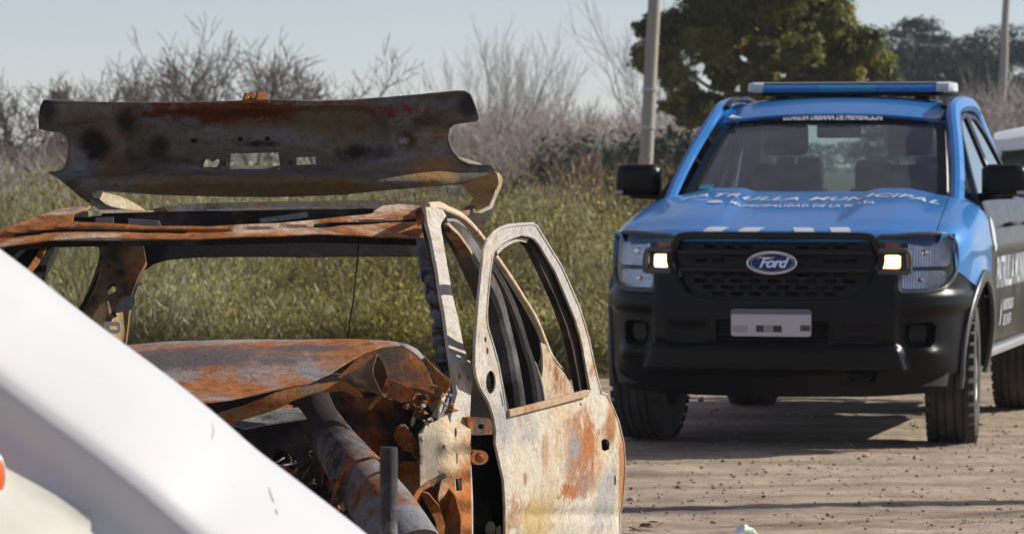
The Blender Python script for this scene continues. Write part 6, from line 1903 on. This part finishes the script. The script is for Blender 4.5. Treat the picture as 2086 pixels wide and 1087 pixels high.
# ================================================================== white vehicle behind the pickup at the right edge
def parked():
    Y = 33.0
    cx = (2030 - 1043) / F * Y + .73
    t = thing('parked_van', 'white vehicle with dark glass half hidden behind the pickup at the right', 'van', (cx, Y, 0), R(-13))
    wm = plain('parked_white', (.74, .75, .76), .3, var=.05, vs=3)
    # body sections along y
    def sec(y, hw, zb, zt, r):
        P = []
        for a, b in [(-1, zb), (-1.02, zb + (zt - zb) * .4), (-.98, zb + (zt - zb) * .75), (-.90, zt - r * .6), (-.72, zt - r * .1), (0, zt), (.72, zt - r * .1), (.90, zt - r * .6), (.98, zb + (zt - zb) * .75), (1.02, zb + (zt - zb) * .4), (1, zb)]:
            P.append(Vector((hw * a, y, b)))
        return P
    grid('body', [sec(-.75, .70, .40, .78, .05), sec(-.70, .82, .35, .90, .08), sec(-.3, .88, .32, 1.0, .08), sec(.15, .90, .32, 1.10, .08), sec(.35, .90, .32, 1.14, .08), sec(3.4, .90, .35, 1.14, .08), sec(3.5, .86, .4, 1.1, .1)], wm, t, .02)
    grid('roof', [sec(.60, .80, 1.575, 1.60, .03), sec(.62, .83, 1.575, 1.70, .05), sec(.72, .85, 1.575, 1.765, .06), sec(1.0, .86, 1.58, 1.785, .06), sec(2.0, .86, 1.58, 1.795, .06), sec(3.3, .84, 1.58, 1.76, .06), sec(3.42, .80, 1.56, 1.66, .06)], wm, t, .02)
    g = glassmat('van_glass', (.10, .12, .14), 1.6, .03)
    grid('windscreen', [[Vector((u * (.84 - .08 * v), .16 + .50 * v + .06 * u * u, 1.10 + .51 * v)) for u in (-1, -.5, 0, .5, 1)] for v in (0, .5, 1)], g, t)
    for s in (1, -1):
        grid('side_glass', [[Vector((s * (.88 - .10 * v), .25 + .45 * v + u * (2.9 - .45 * v), 1.12 + .48 * v)) for u in (0, .5, 1)] for v in (0, .5, 1)], g, t)
        sweep('pillar', [Vector((s * .87, .15, 1.10)), Vector((s * .78, .66, 1.61))], rect_prof(.03, .03), wm, t)
        box('headlamp', (s * .66, -.70, .72), (.26, .10, .15), CHROME, t, .03)
        for yy in (.0, 2.7):
            M = Matrix.Translation((s * .80, yy, .31)) @ (Matrix.Rotation(math.pi, 4, 'Z') if s < 0 else Matrix.Identity(4)) @ Matrix.Scale(.81, 4)
            wheel('wheel', t, M, .22)
    box('front_bumper', (0, -.74, .48), (1.6, .14, .22), GREYT, t, .05)
    for s in (-.45, .45): sweep('roof_bar', [Vector((s, .9, 1.80)), Vector((s, 3.1, 1.80))], rect_prof(.015, .012), wm, t)
    box('cabin', (0, 2.0, 1.15), (1.3, 1.8, .5), DEEP, t, .05)
parked()

# ================================================================== litter on the dirt
def litter():
    c = W(1517, 1086, 16.45)
    t = thing('crumpled_wrapper', 'crumpled white and green wrapper on the dirt at the bottom edge', 'litter', (c.x, c.y, 0))
    rng = random.Random(4)
    m = Mat('wrapper')
    cc = m.mix((.70, .72, .66), (.22, .42, .16), m.mask(m.noise(22, 3, .5), .56, .60)); m.set(cc, .5)
    rows = []
    for i in range(9):
        r = []
        for j in range(9):
            u, v = (i / 8 - .5), (j / 8 - .5)
            z = .012 + .055 * abs(noise.noise(Vector((u * 6, v * 6, 2)))) + .03 * (1 - abs(u) * 2) * (1 if v > 0 else .3)
            r.append(Vector((u * .15 + .015 * noise.noise(Vector((u * 9, v * 9, 5))), v * .12, max(-.004, (z - .05 * (abs(u) + abs(v))) * .85))))
        rows.append(r)
    grid('sheet', rows, m.m, t, .001, away=(0, 0, -1), sharp=15)
litter()
LEAFM = tinted('dead_leaf', [(0, (.16, .08, .03)), (.5, (.36, .21, .09)), (1, (.52, .36, .18))], .8)
rl = random.Random(21)
for k in range(9):
    a, b = rl.uniform(1275, 1365), rl.uniform(1070, 1092)
    Y = CAM_H * F / (b - 335)
    c = W(a, b, Y)
    s = rl.uniform(.018, .036); yaw = rl.uniform(0, 6.28)
    V, Fc = [], []
    for i in range(7):
        u = i / 6; w_ = math.sin(u * math.pi) ** .8 * .38
        for sg in (-1, 0, 1): V.append(((u - .5) * 2 * s, sg * w_ * s * 1.6, .012 + s * .35 * abs(sg) * w_ * 2 + s * .5 * (u - .5) ** 2))
    for i in range(6):
        for q in (0, 1): Fc.append((i * 3 + q, i * 3 + q + 1, i * 3 + q + 4, i * 3 + q + 3))
    o = raw('dead_leaf', np.array(V), np.array(Fc), LEAFM); vcol(o, np.full(len(V), rl.random()))
    o.location = (c.x, c.y, 0); o.rotation_euler = (rl.gauss(0, .2), rl.gauss(0, .2), yaw)
    tag(o, 'dry tan leaf in the litter beside the open door', 'leaf', 'dry leaves by the door')
